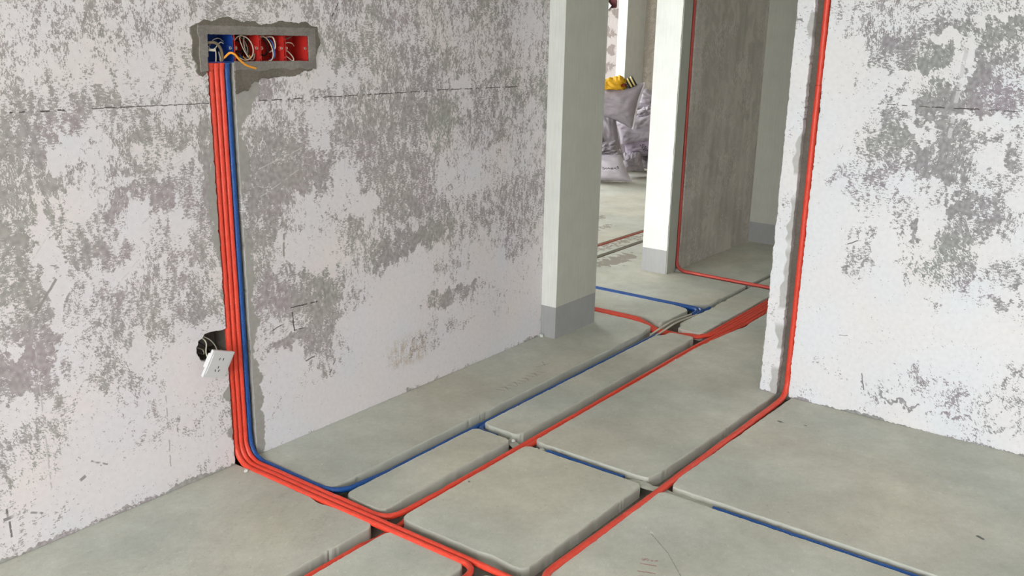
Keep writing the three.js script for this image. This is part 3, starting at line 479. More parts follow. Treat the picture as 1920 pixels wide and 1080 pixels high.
{
  const coat = outlines((u, v) => Math.min(leftChase(u, v), boxHole(u, v), socketHole(u, v)) - wobble(u, v), -2.5, 0, 3.205, 2.75, 0.004, 0.0005);
  const g = mergeGeometries(coat.map((s) => alongX(extrude(s, 0.03, 0.0018), -0.03)));
  planarUV(g, (x, y, z) => [-z, y]); part('skim_coat', g, M.leftWall, wallLeft);
  const brick = outlines((u, v) => Math.min(boxHole(u, v) - 0.001, socketHole(u, v) - 0.003), -2.5, 0, 3.205, 2.75, 0.006, 0.0008);
  const b = mergeGeometries(brick.map((s) => alongX(extrude(s, 0.06), -0.09)));
  part('chased_masonry', metreUV(b), M.wetCement, wallLeft); part('masonry', box(-0.24, 0, -3.205, -0.09, 2.75, 2.5), M.cement, wallLeft);
  const P = [[1.497, 1.282], [1.498, 1.319], [1.534, 1.332], [1.625, 1.343], [1.696, 1.330], [1.811, 1.335], [1.903, 1.338], [1.947, 1.323], [1.951, 1.278], [1.938, 1.246], [1.917, 1.199], [1.843, 1.181], [1.742, 1.173], [1.695, 1.168], [1.665, 1.140], [1.635, 1.135], [1.60, 1.18], [1.546, 1.2], [1.525, 1.185], [1.505, 1.2]];
  const pad = outlines((u, v) => Math.min(-polyDist(P, u + 0.006 * N1(u * 18, v * 18), v + 0.006 * N2(u * 18, v * 18)), rectDist(u, v, 1.5465, 1.2245, 1.9035, 1.2975), leftChase(u, v) - 0.002) - 0.002 * N3(u * 90, v * 90), 1.45, 1.08, 2.0, 1.4, 0.003, 0.0004);
  part('mortar_patch', metreUV(mergeGeometries(pad.map((s) => alongX(extrude(s, 0.0045, 0.0015), -0.0012)))), M.wetCement, wallLeft, 'rough damp grey mortar around the row of switch boxes');
  const frame = outlines((u, v) => Math.min(rectDist(u, v, 1.5465, 1.2245, 1.9035, 1.2975), -rectDist(u, v, 1.518 + 0.004 * N1(v * 20, 3), 1.2 + 0.005 * N1(u * 16, 5), 1.932, 1.322), leftChase(u, v) - 0.002) - 0.0006 * N3(u * 90, v * 90), 1.45, 1.1, 2.0, 1.4, 0.003, 0.0004);
  part('mortar_frame', metreUV(mergeGeometries(frame.map((s) => alongX(extrude(s, 0.0045, 0.0015), 0.0006)))), M.cement, wallLeft, 'smoothed paler mortar frame round the switch boxes');
}
// pier at the end of the left wall: lime painted, bare grey band at the foot
const pier = structure('wall_pier', 'painted pier at the end of the left wall with bare grey foot');
{
  const x1 = 0.078, z0 = -3.205, z1 = -3.54, h = 0.147;
  part('masonry', box(-0.24, 0, z1, x1 - 0.002, 2.75, z0 - 0.002), M.skirt, pier);
  part('painted_face', box(-0.01, h, z0 - 0.002, x1, 2.75, z0), M.lime, pier); part('painted_face', box(x1 - 0.002, h + 0.001, z1, x1, 2.75, z0 - 0.002), M.limeShaded, pier, 'painted inner face with shade put into its colour');
  part('grey_band', box(-0.01, 0, z0 - 0.002, x1 - 0.0006, h, z0 - 0.0006), M.skirt, pier); part('grey_band', box(x1 - 0.002, 0, z1, x1 - 0.0006, h, z0 - 0.002), M.skirt, pier);
}
const wallRight = structure('wall_right', 'bright wall with scraped white skim coat and one conduit chase');
{
  const chase = (x, y) => rectDist(x, y, 1.102 + 0.006 * smooth(0.9, 0.2, y), -1, 1.1535 + 0.0015 * N1(y * 3, 2), 3) - 0.002 * Math.max(0, N4(x * 60, y * 60)) * smooth(0, 0.5, N3(x * 8, y * 8)) * 2;
  const s = outlines((x, y) => Math.min(chase(x, y), x - 1.0385 - 0.003 * Math.max(0, N3(3, y * 12)) - 0.0015 * N2(x * 60, y * 60)) - wobble(x, y), 1.03, 0, 4.6, 2.75, 0.004, 0.0005);
  const g = mergeGeometries(s.map((q) => extrude(q, 0.032, 0.0018))); g.translate(0, 0, -3.21 - 0.032);
  planarUV(g, (x, y) => [x, y]); part('skim_coat', g, M.rightWall, wallRight);
  part('masonry', box(1.04, 0, -3.41, 4.6, 2.75, -3.242), M.wetCement, wallRight);
}
const wallPartition = structure('wall_partition', 'partition end with lime painted front and dirty grey side');
{
  const x0 = -0.247, x1 = -0.084, z0 = -4.59, zc = -9.0, h = 0.14;
  const chase = (u, y) => rectDist(u, y, 4.698, -1, 4.758, 3);
  const s = outlines((u, y) => Math.min(chase(u, y), u - 4.5945 - 0.002 * Math.max(0, N1(2, y * 14))) - wobble(u, y), 4.588, 0, 9.0, 2.75, 0.006, 0.0008);
  part('plaster_side', planarUV(mergeGeometries(s.map((q) => alongX(extrude(q, 0.028), x1 - 0.028))), (x, y, z) => [-z, y]), M.dirty, wallPartition);
  part('masonry', box(x0, 0, zc, x1 - 0.028, 2.75, z0 - 0.003), M.cement, wallPartition);
  part('rendered_corner', box(x1 - 0.001, 0, -4.697, x1 + 0.0012, 2.75, -4.5945), M.paleRender, wallPartition, 'paler rendered corner strip');
  const front = outlines((x, y) => x1 - 0.0035 - x - 0.0014 * N3(1, y * 26) - 0.0012 * N2(5, y * 7), x0, h, x1, 2.75, 0.004, 0.0005);
  part('painted_face', metreUV(mergeGeometries(front.map((q) => extrude(q, 0.004, 0.001).translate(0, 0, z0 - 0.004)))), M.lime, wallPartition);
  part('grey_band', box(x0, 0, z0 - 0.004, x1 - 0.004, h, z0 - 0.0008), M.skirt, wallPartition);
}
const wallAlcove = structure('wall_alcove', 'far alcove wall, painted above a bare grey foot');
part('masonry', box(-0.084, 0, -5.95, 4.6, 2.75, -5.793), M.skirt, wallAlcove); part('painted_face', box(-0.084, 0.137, -5.793, 4.6, 2.75, -5.79), M.limeShaded, wallAlcove);  // painted face takes the shaded copy of the lime paint
// storeroom beyond the doorway
const wallStore = structure('wall_storeroom', 'patchy far wall of the storeroom with a box recess');
{
  const s = outlines((x, y) => rectDist(x, y, -3.66, 1.675, -3.40, 1.86) - wobble(x, y, 0.003), -4.6, 0, -2.84, 2.75, 0.008, 0.001);
  part('skim_coat', planarUV(mergeGeometries(s.map((q) => extrude(q, 0.05, 0.002).translate(0, 0, -9.55))), (x, y) => [x, y]), M.patchy, wallStore);
  part('masonry', box(-4.6, 0, -9.8, -2.74, 2.75, -9.55), M.cement, wallStore);
}
const pier2 = structure('wall_storeroom_pier', 'narrow bright painted pier at the far end of the storeroom');
part('painted_face', box(-2.842, 0, -8.603, -2.733, 2.75, -8.6), M.lime, pier2); part('masonry', box(-2.842, 0, -9.55, -2.735, 2.75, -8.603), M.lime, pier2);
structMesh('wall_storeroom_end', box(-2.735, 0, -9.25, -0.1, 2.75, -9.0), M.dirtyPale, 'brown grey bare plaster at the far end of the storeroom');
const opening = (x0, x1, z0, z1, a, b, y0, y1, m) => mergeGeometries([box(x0, 0, z0, a, 2.75, z1), box(b, 0, z0, x1, 2.75, z1), box(a, 0, z0, b, y0, z1), box(a, y1, z0, b, 2.75, z1)]);
structMesh('wall_storeroom_rear', opening(-4.6, -0.24, -1.0, -0.8, -4.1, -0.5, 0.25, 2.5), M.plain, 'storeroom wall with its window opening');
structMesh('wall_storeroom_side', mergeGeometries([box(-4.8, 0, -9.8, -4.6, 2.75, -8.7), box(-4.8, 0, -5.2, -4.6, 2.75, -0.8), box(-4.8, 0, -8.7, -4.6, 1.1, -5.2), box(-4.8, 2.4, -8.7, -4.6, 2.75, -5.2)]), M.plain, 'side wall of the storeroom');  // opening added to bring more light onto the storeroom floor and sacks
structMesh('wall_rear', opening(-0.24, 4.8, 2.5, 2.7, 0.9, 3.6, 0.3, 2.6), M.plain, 'wall behind with its window opening');
structMesh('wall_side', mergeGeometries([box(4.6, 0, -9.8, 4.8, 2.75, -5.4), box(4.6, 0, -4.7, 4.8, 2.75, 2.5), box(4.6, 0, -5.4, 4.8, 1.35, -4.7), box(4.6, 2.2, -5.4, 4.8, 2.75, -4.7)]), M.plain, 'side wall of the room');  // small opening at the corridor end is added to brighten the alcove
structMesh('ceiling', box(-4.8, 2.75, -9.8, 4.8, 2.95, 2.7), M.lime, 'white painted ceiling');
for (const [i, z, a, b, y0, y1] of [[1, 2.6, 0.9, 3.6, 0.3, 2.6], [2, -0.9, -4.1, -0.5, 0.25, 2.5]]) {
  const w = structure('window_' + i, 'open aluminium window frame'), t = 0.05, q = (a + b) / 2;
  part('window_frame', mergeGeometries([box(a, y0, z - 0.03, a + t, y1, z + 0.03), box(b - t, y0, z - 0.03, b, y1, z + 0.03), box(a + t, y0, z - 0.03, b - t, y0 + t, z + 0.03), box(a + t, y1 - t, z - 0.03, b - t, y1, z + 0.03), box(q - t / 2, y0 + t, z - 0.03, q + t / 2, y1 - t, z + 0.03)]), M.white, w);
}
structMesh('ground', new THREE.PlaneGeometry(160, 160).rotateX(-Math.PI / 2).translate(0, -9, 0), std({ color: new THREE.Color(0.3, 0.3, 0.27) }), 'ground far below the windows');

// ------------------------------------------------------------------ conduits
const WX = -0.0105, R = 0.0088;
function conduit(label, mat, points, radius, opt = {}) {
  const t = thing('conduit', label, 'conduit', [0, 0, 0], opt.group);
  part('tube', pipe(bendPath(points, opt.bend ?? 0.06), radius), mat, t);
  for (const [x, y, z, rot, m, kind] of opt.collars ?? []) {
    const g = new THREE.LatheGeometry([[radius * 1.02, -0.009], [radius * 1.22, -0.009], [radius * 1.25, 0.004], [radius * 1.42, 0.005], [radius * 1.42, 0.009], [radius * 0.7, 0.009]].map((p) => new THREE.Vector2(...p)), 16);
    if (rot) g.rotateX(rot); g.translate(x, y, z); part(kind ?? 'adapter', g, m ?? mat, t);
  }
  return t;
}
const top = 1.212;
conduit('leftmost red conduit of the left wall bundle, bending towards the viewer on the floor', M.red, [[WX, top, -1.5575], [WX, -0.0015, -1.5575, 0.075], [0.4, -0.0015, -1.562], [0.953, 0.0, -1.572, 0.05], [0.957, -0.006, 1.2]], R, { collars: [[WX, top, -1.5575]] });
conduit('middle red conduit of the bundle on the left wall, running straight across the floor', M.red, [[WX, top, -1.5752], [WX, -0.0005, -1.5752, 0.075], [0.4, -0.0005, -1.580], [0.95, -0.0005, -1.590], [3.1, -0.002, -1.597]], R, { collars: [[WX, top, -1.5752]] });
conduit('red conduit next to the blue one on the left wall, turning down the corridor', M.red, [[WX, top, -1.593], [WX, 0.0002, -1.593, 0.075], [0.4, 0.0002, -1.598], [0.600, -0.005, -1.606, 0.062], [0.601, -0.013, -1.85], [0.601, -0.013, -3.55], [0.630, -0.006, -4.0], [0.630, -0.006, -5.7]], R, { collars: [[WX, top, -1.593]] });
conduit('blue conduit at the right of the bundle on the left wall', M.blue, [[WX, top, -1.611], [WX, 0.0, -1.611, 0.075], [0.379, -0.004, -1.617, 0.075], [0.380, -0.019, -1.85], [0.378, -0.019, -3.62]], R, { collars: [[WX, top, -1.611]] });
conduit('second red conduit of the long corridor run, passing beneath the bundle', M.red, [[0.648, -0.008, -5.7], [0.648, -0.008, -4.0], [0.6185, -0.014, -3.55], [0.6185, -0.014, -1.70, 0.1], [0.620, -0.0275, -1.64, 0.1], [0.624, -0.0275, -1.54, 0.1], [0.630, -0.013, -1.47, 0.1], [0.634, -0.010, 1.3]], R);
{
  const t = conduit('lone red conduit in the right wall chase, crossing the floor from wall to front edge', M.red, [[1.137, 2.74, -3.222], [1.139, 1.16, -3.222], [1.1425, -0.004, -3.222, 0.07], [1.112, -0.006, -2.1], [1.100, -0.0005, -1.618, 0.07], [3.1, -0.003, -1.6235]], 0.0108);
  part('coupling_seam', new THREE.CylinderGeometry(0.0112, 0.0112, 0.0016, 16, 1, true).translate(1.139, 1.166, -3.222), std({ color: 0x6a1a14 }), t, 'dark joint between two lengths');
}
conduit('short blue conduit bending from the corridor run into the cross trench', M.blue, [[0.488, -0.014, -2.250], [0.397, -0.016, -2.252, 0.045], [0.3975, -0.018, -2.5], [0.396, -0.018, -3.60]], R);
conduit('short blue conduit in the cross trench between the two red runs', M.blue, [[0.695, -0.0105, -2.2535], [0.84, -0.0105, -2.253], [0.985, -0.0115, -2.253]], R);
conduit('long blue conduit in the cross trench, running out to the right edge', M.blue, [[1.285, -0.0115, -2.2525], [1.8, -0.0105, -2.252], [3.3, -0.0105, -2.252]], R);
conduit('nearer blue conduit from the doorway, turning towards the bundle', M.blue, [[-2.3, -0.005, -4.077], [0.372, -0.006, -4.077, 0.06], [0.374, -0.010, -3.985]], R);
conduit('middle blue conduit from the doorway, turning beside the nearer one', M.blue, [[-2.3, -0.005, -4.0952], [0.39, -0.006, -4.0952, 0.07], [0.392, -0.011, -3.99]], R);
conduit('blue conduit from the doorway, turning away down the corridor', M.blue, [[-2.3, -0.024, -4.086], [0.384, -0.018, -4.094, 0.05], [0.388, -0.014, -4.168]], R);
[[-3.713, 0.578, 'nearest'], [-3.7312, 0.5955, 'middle'], [-3.7494, 0.6128, 'furthest']].forEach(([z, x, w], i) => {
  conduit(`${w} of three red conduits coming through the doorway`, M.red, [[-2.3, -0.005, z], [0.20, -0.006, z, 0.1], [0.34, -0.0255, z + 0.052, 0.08], [0.45, -0.024, z + 0.05, 0.08], [x, -0.0075, z + 0.035 - i * 0.012, 0.07], [x, -0.0075, -5.7]], R);
});
conduit('red conduit in the dark alcove wall, running out across the floor', M.redDeep, [[-0.096, 2.74, -4.738], [-0.096, -0.003, -4.738, 0.07], [0.4, -0.004, -4.722], [3.4, -0.004, -4.70]], 0.0098);
conduit('dusty red conduit furthest across the storeroom floor', M.redDusty, [[-0.79, -0.008, -3.66], [-0.797, -0.008, -8.3]], 0.0105);
conduit('dusty grey conduit across the storeroom floor near the doorway', M.greyPipe, [[-0.598, -0.008, -3.66], [-0.655, -0.008, -6.5]], 0.009);
for (const [x0, x1, w] of [[0.365, 0.372, 'left'], [0.392, 0.396, 'right']]) single('cable', pipe([[x0, -0.012, -3.57], [x0, -0.006, -3.66], [mix(x0, x1, 0.5), 0.0035, -3.78], [x1, -0.003, -3.93], [x1, -0.010, -4.02]].map((p) => new THREE.Vector3(...p)), 0.0045, 10), M.wirePale, `${w} of two bare grey cables crossing above the red conduits`, 'cable');
// mortar left over the pipe in the cross trench
{
  const lump = (x0, x1, seed) => {
    const nx = Math.ceil((x1 - x0) / 0.012), nz = 6, g = new THREE.PlaneGeometry(1, 1, nx, nz).rotateX(-Math.PI / 2), p = g.attributes.position;
    for (let i = 0; i < p.count; i++) { const a = p.getX(i) + 0.5, b = p.getZ(i) + 0.5, e = Math.min(1, Math.min(a, 1 - a) * nx / 3); p.setXYZ(i, mix(x0, x1, a), -0.0375 + e * ((seed < 4 ? 0.0235 : 0.024) + 0.003 * N1(a * nx * 0.25, b * 3 + seed) + 0.0015 * N2(a * nx, b * 9)), mix(-2.278, -2.24, b)); }
    g.computeVertexNormals(); return metreUV(g);
  };
  single('mortar_fill', lump(0.97, 1.30, 3), M.cut, 'pale mortar filling the cross trench beneath the lone red conduit', 'mortar');
  single('mortar_fill', lump(0.50, 0.572, 6), M.cut, 'pale mortar in the cross trench just left of the red pair', 'mortar');
  single('mortar_fill', lump(0.636, 0.69, 8), M.cut, 'pale mortar in the cross trench just right of the red pair', 'mortar');
}
// crumbs of plaster
{
  const r = rng(5), geo = (s) => { const g = mergeVertices(new THREE.IcosahedronGeometry(s, 1)); const p = g.attributes.position; for (let i = 0; i < p.count; i++) p.setXYZ(i, p.getX(i) * (0.7 + r() * 0.6), p.getY(i) * (0.5 + r() * 0.4), p.getZ(i) * (0.7 + r() * 0.6)); g.computeVertexNormals(); return g; };
  for (const [x, y, z, s, label] of [[0.672, -0.012, -2.258, 0.009, 'larger white crumb in the cross trench beside the red pair'], [0.655, -0.012, -2.25, 0.007, 'small white crumb in the cross trench beside the red pair'], [0.555, -0.012, -2.255, 0.007, 'white crumb in the cross trench left of the red pair'], [0.065, 0.004, -1.535, 0.007, 'white crumb at the foot of the pipe bundle'], [0.012, 0.005, -3.195, 0.012, 'white crumb at the foot of the painted pier'], [0.632, 0.004, -3.30, 0.004, 'tiny white crumb nearest on the far red run'], [0.645, 0.004, -3.42, 0.004, 'tiny white crumb further along the red run']])
    single('plaster_crumb', geo(s), M.lime, label, 'crumb', null, [x, y, z]);
}

// ------------------------------------------------------------------ switch boxes in the left wall
const boxY = 1.261, boxZ = [-1.5885, -1.6795, -1.7695, -1.8605];
{
  const w = 0.0865, h = 0.0785, d = 0.07, t = 0.0022;
  const shell = () => mergeGeometries([
    box(-d, -h / 2, -w / 2, -d + t, h / 2, w / 2), box(-d, -h / 2, -w / 2, 0, h / 2, -w / 2 + t), box(-d, -h / 2, w / 2 - t, 0, h / 2, w / 2),
    box(-d, -h / 2, -w / 2 + t, 0, -h / 2 + t, w / 2 - t), box(-d, h / 2 - t, -w / 2 + t, 0, h / 2, w / 2 - t)]);
  const lug = (s) => { const g = new RoundedBoxGeometry(0.012, 0.013, 0.010, 2, 0.0015); g.translate(-0.009, 0, s * (w / 2 - t - 0.005)); return g; };
  const screw = (s) => new THREE.TorusGeometry(0.0032, 0.0013, 6, 14).rotateY(Math.PI / 2).translate(-0.0026, 0, s * (w / 2 - t - 0.005));
  const labels = ['blue switch box, leftmost of the row', 'red switch box beside the blue one, full of coiled wires', 'red switch box with a pale and a blue wire, third in the row', 'emptiest red switch box, rightmost of the row'];
  boxZ.forEach((z, i) => {
    const m = i ? M.redBox : M.blueBox, b = thing('switch_box', labels[i], 'switch box', [-0.001, boxY, z], 'row of recessed switch boxes');
    part('shell', shell(), m, b);
    part('knockout', mergeGeometries([new THREE.TorusGeometry(0.011, 0.0012, 6, 20).rotateY(Math.PI / 2).translate(-d + t, 0.012, 0.012), new THREE.TorusGeometry(0.011, 0.0012, 6, 20).rotateY(Math.PI / 2).translate(-d + t, -0.015, -0.012)]), m, b);
    for (const s of [1, -1]) { const l = part('screw_lug', lug(s), m, b); part('screw_sleeve', screw(s), M.brass, l, 'small metal screw sleeve'); }
    if (i < 3) for (const y of [-0.030, 0.022]) part('link_rib', box(-0.02, y, -w / 2 - 0.0042, -0.001, y + 0.006, -w / 2), m, b);
  });
}
// wires: [dx out of the wall, dy from box centre, dz towards the left in the photograph]
const wire = (name, label, mat, r, box0, pts, group = 'wires in the switch boxes') => {
  const z0 = boxZ[box0];
  const c = new THREE.CatmullRomCurve3(pts.map(([a, b, e]) => new THREE.Vector3(a, boxY + b, z0 + e)), false, 'centripetal');
  return single(name, new THREE.TubeGeometry(c, 40, r, 8, false), mat, label, 'wire', group);
};
wire('cable', 'thick brown cable looped in the blue switch box', M.wireBrown, 0.0042, 0, [[-0.03, 0.002, 0.040], [-0.004, 0.014, 0.034], [0.006, 0.013, 0.018], [0.008, 0.0, 0.006], [0.004, -0.022, -0.002], [-0.006, -0.037, -0.006]]);
wire('cable', 'pale cut cable stub at the left of the blue switch box', M.wirePale, 0.0038, 0, [[-0.03, -0.006, 0.040], [-0.008, -0.005, 0.034], [0.002, -0.006, 0.024], [0.004, -0.006, 0.019]]);
wire('wire', 'upper pale wire arched inside the blue switch box', M.wireGrey, 0.0014, 0, [[-0.01, 0.006, 0.028], [-0.006, 0.022, 0.016], [-0.006, 0.026, 0.0], [-0.016, 0.018, -0.022]]);
wire('wire', 'lower pale wire arched inside the blue switch box', M.wirePale, 0.0015, 0, [[-0.008, -0.004, 0.012], [-0.004, 0.008, 0.006], [-0.006, 0.015, -0.006], [-0.016, 0.012, -0.022]]);
wire('wire', 'thin wire dropping into the left red conduit below the blue box', M.wirePale, 0.0016, 0, [[-0.004, 0.0, 0.016], [0.001, -0.012, 0.0165], [-0.002, -0.028, 0.015], [-0.008, -0.045, 0.0135]]);
wire('wire', 'grey wire dropping into the middle red conduit below the blue box', M.wireGrey, 0.0024, 0, [[-0.004, -0.010, 0.004], [-0.001, -0.022, 0.002], [-0.006, -0.045, -0.003]]);
wire('wire', 'orange sleeved wire end sticking out from the blue box over the wall', M.wireOrange, 0.0033, 0, [[-0.012, -0.032, -0.004], [0.004, -0.026, -0.008], [0.014, -0.013, -0.021], [0.020, -0.016, -0.030], [0.022, -0.032, -0.046], [0.022, -0.046, -0.066], [0.022, -0.052, -0.084], [0.022, -0.056, -0.100]]);
const loop = (r, box0, label, mat, cy, cz, ry, rz, a0, a1, x = -0.014, tilt = 0) => wire('wire', label, mat, r, box0, Array.from({ length: 12 }, (_, i) => { const a = a0 + ((a1 - a0) * i) / 11, p = Math.cos(a) * rz, q = Math.sin(a) * ry; return [x - 0.012 * Math.sin(a * 0.5 + 1) ** 2, cy + q * Math.cos(tilt) - p * Math.sin(tilt), cz + p * Math.cos(tilt) + q * Math.sin(tilt)]; }));
loop(0.0017, 1, 'pale wire looped round the left half of the second box', M.wirePale, 0.0, 0.004, 0.034, 0.030, 0.9, 5.6, -0.006, 0.25);
loop(0.0016, 1, 'brownish wire looped inside the pale loop of the second box', M.wireBrown, 0.001, 0.006, 0.031, 0.020, 0.4, 4.6, -0.016, 0.2);
loop(0.0022, 1, 'thick grey wire looped at the right of the second box', M.wireGrey, 0.002, -0.020, 0.036, 0.014, -2.6, 1.9, -0.012, 0.1);
loop(0.0015, 1, 'thin pale wire slanting through the second box', M.wirePale, 0.002, -0.004, 0.030, 0.006, -1.2, 1.6, -0.010, 0.35);
loop(0.0018, 1, 'black wire bunched at the bottom of the second box', M.wireBlack, -0.006, -0.006, 0.026, 0.018, 2.4, 6.6, -0.022, 0);
loop(0.0020, 1, 'blue wire bunched at the bottom of the second box', M.wireBlue, -0.014, -0.004, 0.016, 0.012, 2.8, 6.2, -0.02, 0);
loop(0.0016, 1, 'orange wire hooked at the bottom of the second box', M.wireOrange, -0.024, -0.010, 0.008, 0.010, 2.6, 6.4, -0.012, 0);
loop(0.0017, 2, 'outer pale wire looped at the left of the third box', M.wirePale, -0.001, 0.012, 0.036, 0.020, 1.3, 5.0, -0.010, 0.3);
loop(0.0016, 2, 'inner brownish wire looped at the left of the third box', M.wireBrown, -0.002, 0.006, 0.034, 0.017, 1.3, 5.0, -0.014, 0.3);
loop(0.0026, 1, 'added dark coil in place of shade, deep at the top of the second box', M.wireBlack, 0.012, -0.004, 0.022, 0.028, 0.2, 5.8, -0.036, 0.5);  // black coils added here and below to imitate the shade inside the boxes
loop(0.0026, 1, 'added dark coil in place of shade, deep across the second box', M.wireBlack, -0.006, 0.0, 0.028, 0.022, 1.0, 6.4, -0.046, -0.3);
loop(0.0026, 2, 'added dark coil in place of shade, deep in the third box', M.wireBlack, 0.006, 0.004, 0.028, 0.018, 0.3, 5.9, -0.040, 0.2);
wire('wire', 'blue wire hanging in the middle of the third box', M.wireBlue, 0.0024, 2, [[-0.030, 0.030, -0.006], [-0.014, 0.016, -0.011], [-0.009, -0.008, -0.013], [-0.010, -0.026, -0.012], [-0.026, -0.036, -0.006]]);
wire('wire', 'cream wire hanging in the middle of the third box', M.wirePale, 0.0021, 2, [[-0.030, 0.032, -0.002], [-0.010, 0.031, -0.010], [-0.006, 0.014, -0.015], [-0.008, 0.0, -0.015], [-0.03, -0.012, -0.013]]);
wire('wire', 'upper pale wire reaching across the rightmost box', M.wirePale, 0.0016, 3, [[-0.020, 0.008, 0.040], [-0.008, 0.016, 0.030], [-0.010, 0.015, 0.012], [-0.022, 0.011, -0.004], [-0.034, 0.006, -0.018]]);
wire('wire', 'grey wire along the top of the rightmost box', M.wireGrey, 0.0022, 3, [[-0.024, 0.022, 0.040], [-0.016, 0.028, 0.024], [-0.026, 0.033, 0.0], [-0.044, 0.036, -0.02]]);
wire('wire', 'pale wire folded low in the rightmost box', M.wirePale, 0.0017, 3, [[-0.020, -0.004, 0.036], [-0.010, -0.010, 0.026], [-0.008, -0.026, 0.010], [-0.009, -0.034, 0.006], [-0.010, -0.036, 0.012], [-0.010, -0.030, 0.022], [-0.020, -0.018, 0.036]]);

// ------------------------------------------------------------------ socket hanging out of its hole
{
  const m = new THREE.Matrix4().makeBasis(new THREE.Vector3(0.97, -0.2389, -0.0447), new THREE.Vector3(0.2071, 0.9089, -0.362), new THREE.Vector3(0.1271, 0.3419, 0.9311));
  const t = thing('wall_socket', 'white socket plate hanging tilted out of the hole in the left wall', 'socket', [0.0475, 0.3661, -1.4756]);
  t.quaternion.setFromRotationMatrix(m);
  part('faceplate', new RoundedBoxGeometry(0.009, 0.086, 0.086, 3, 0.002), M.white, t);
  part('raised_panel', new RoundedBoxGeometry(0.003, 0.066, 0.074, 2, 0.001).translate(0.0042, 0, 0), M.white, t);
  part('socket_body', new RoundedBoxGeometry(0.024, 0.046, 0.052, 2, 0.003).translate(-0.0155, 0, 0), M.white, t);
  const pin = (y, z, a) => new THREE.BoxGeometry(0.001, 0.0075, 0.0026).rotateX(a).translate(0.0056, y, z);
  for (const [y, z, a] of [[0.018, 0.007, 0], [0.018, -0.007, 0], [-0.008, 0, 0], [-0.019, 0.007, 0.5], [-0.019, -0.007, -0.5]]) part('pin_hole', pin(y, z, a), M.dark, t, 'dark pin hole');
  const P = (a) => a.map((p) => new THREE.Vector3(...p)), tube = (pts, r) => new THREE.TubeGeometry(new THREE.CatmullRomCurve3(P(pts), false, 'centripetal'), 36, r, 8, false), G = 'wires in the socket hole';
  single('wire', tube([[-0.07, 0.44, -1.46], [-0.02, 0.435, -1.47], [-0.008, 0.42, -1.478], [-0.012, 0.385, -1.478], [0.0, 0.362, -1.482], [0.028, 0.37, -1.478]], 0.0022), M.wirePale, 'thickest pale wire hanging behind the socket plate', 'wire', G);
  single('wire', tube([[-0.07, 0.43, -1.46], [-0.022, 0.437, -1.474], [-0.004, 0.425, -1.49], [0.012, 0.400, -1.498], [0.028, 0.382, -1.482]], 0.0018), M.wireGrey, 'thin grey wire slanting from the hole to the socket top', 'wire', G);
  single('wire', tube([[-0.07, 0.40, -1.45], [-0.022, 0.405, -1.458], [-0.012, 0.398, -1.468], [-0.014, 0.385, -1.472], [-0.07, 0.375, -1.48]], 0.002), M.wireGrey, 'short grey wire curled at the left of the socket hole', 'wire', G);
  single('wire', tube([[-0.07, 0.425, -1.45], [-0.030, 0.422, -1.462], [-0.018, 0.412, -1.472], [-0.02, 0.395, -1.49], [-0.03, 0.38, -1.50], [0.01, 0.372, -1.487], [0.03, 0.372, -1.478]], 0.0022), M.wireBlack, 'black wire deep in the socket hole', 'wire', G);
}

// ------------------------------------------------------------------ storeroom: sacks of material, gloves, dangling plate
const SK = 1 / 196, sx = (px) => (px - 1145) * SK, sy = (py) => (342 - py) * SK * 1.02; // sizes scaled off the heap's width
const weave = dataTex(256, 256, (x, y) => { const a = ((x >> 1) & 1) ^ ((y >> 1) & 1), s = N1(x / 30, y / 90) * 5 + (a ? 4 : -3); return [168 + s, 160 + s, 167 + s]; });
weave.repeat.set(6, 6);
const lettered = (text, x, y, size, rot) => {
  const c = document.createElement('canvas'); c.width = c.height = 512; const g = c.getContext('2d'); g.fillStyle = 'rgb(222,214,224)'; g.fillRect(0, 0, 512, 512);
  for (let i = 0; i < 512; i += 4) { g.fillStyle = i % 8 ? 'rgba(255,255,255,0.10)' : 'rgba(90,80,100,0.07)'; g.fillRect(i, 0, 2, 512); g.fillRect(0, i, 512, 2); }
  g.translate(x, y); g.rotate(rot); g.fillStyle = 'rgb(58,52,62)'; g.font = `bold ${size}px sans-serif`; g.textAlign = 'center'; g.textBaseline = 'middle'; g.fillText(text, 0, 0);
  const t = new THREE.CanvasTexture(c); t.colorSpace = THREE.SRGBColorSpace; return t;
};
const sackMat = std({ map: weave, roughness: 0.62, side: THREE.DoubleSide }), sackLight = std({ color: 0xddd8de, roughness: 0.55, side: THREE.DoubleSide });
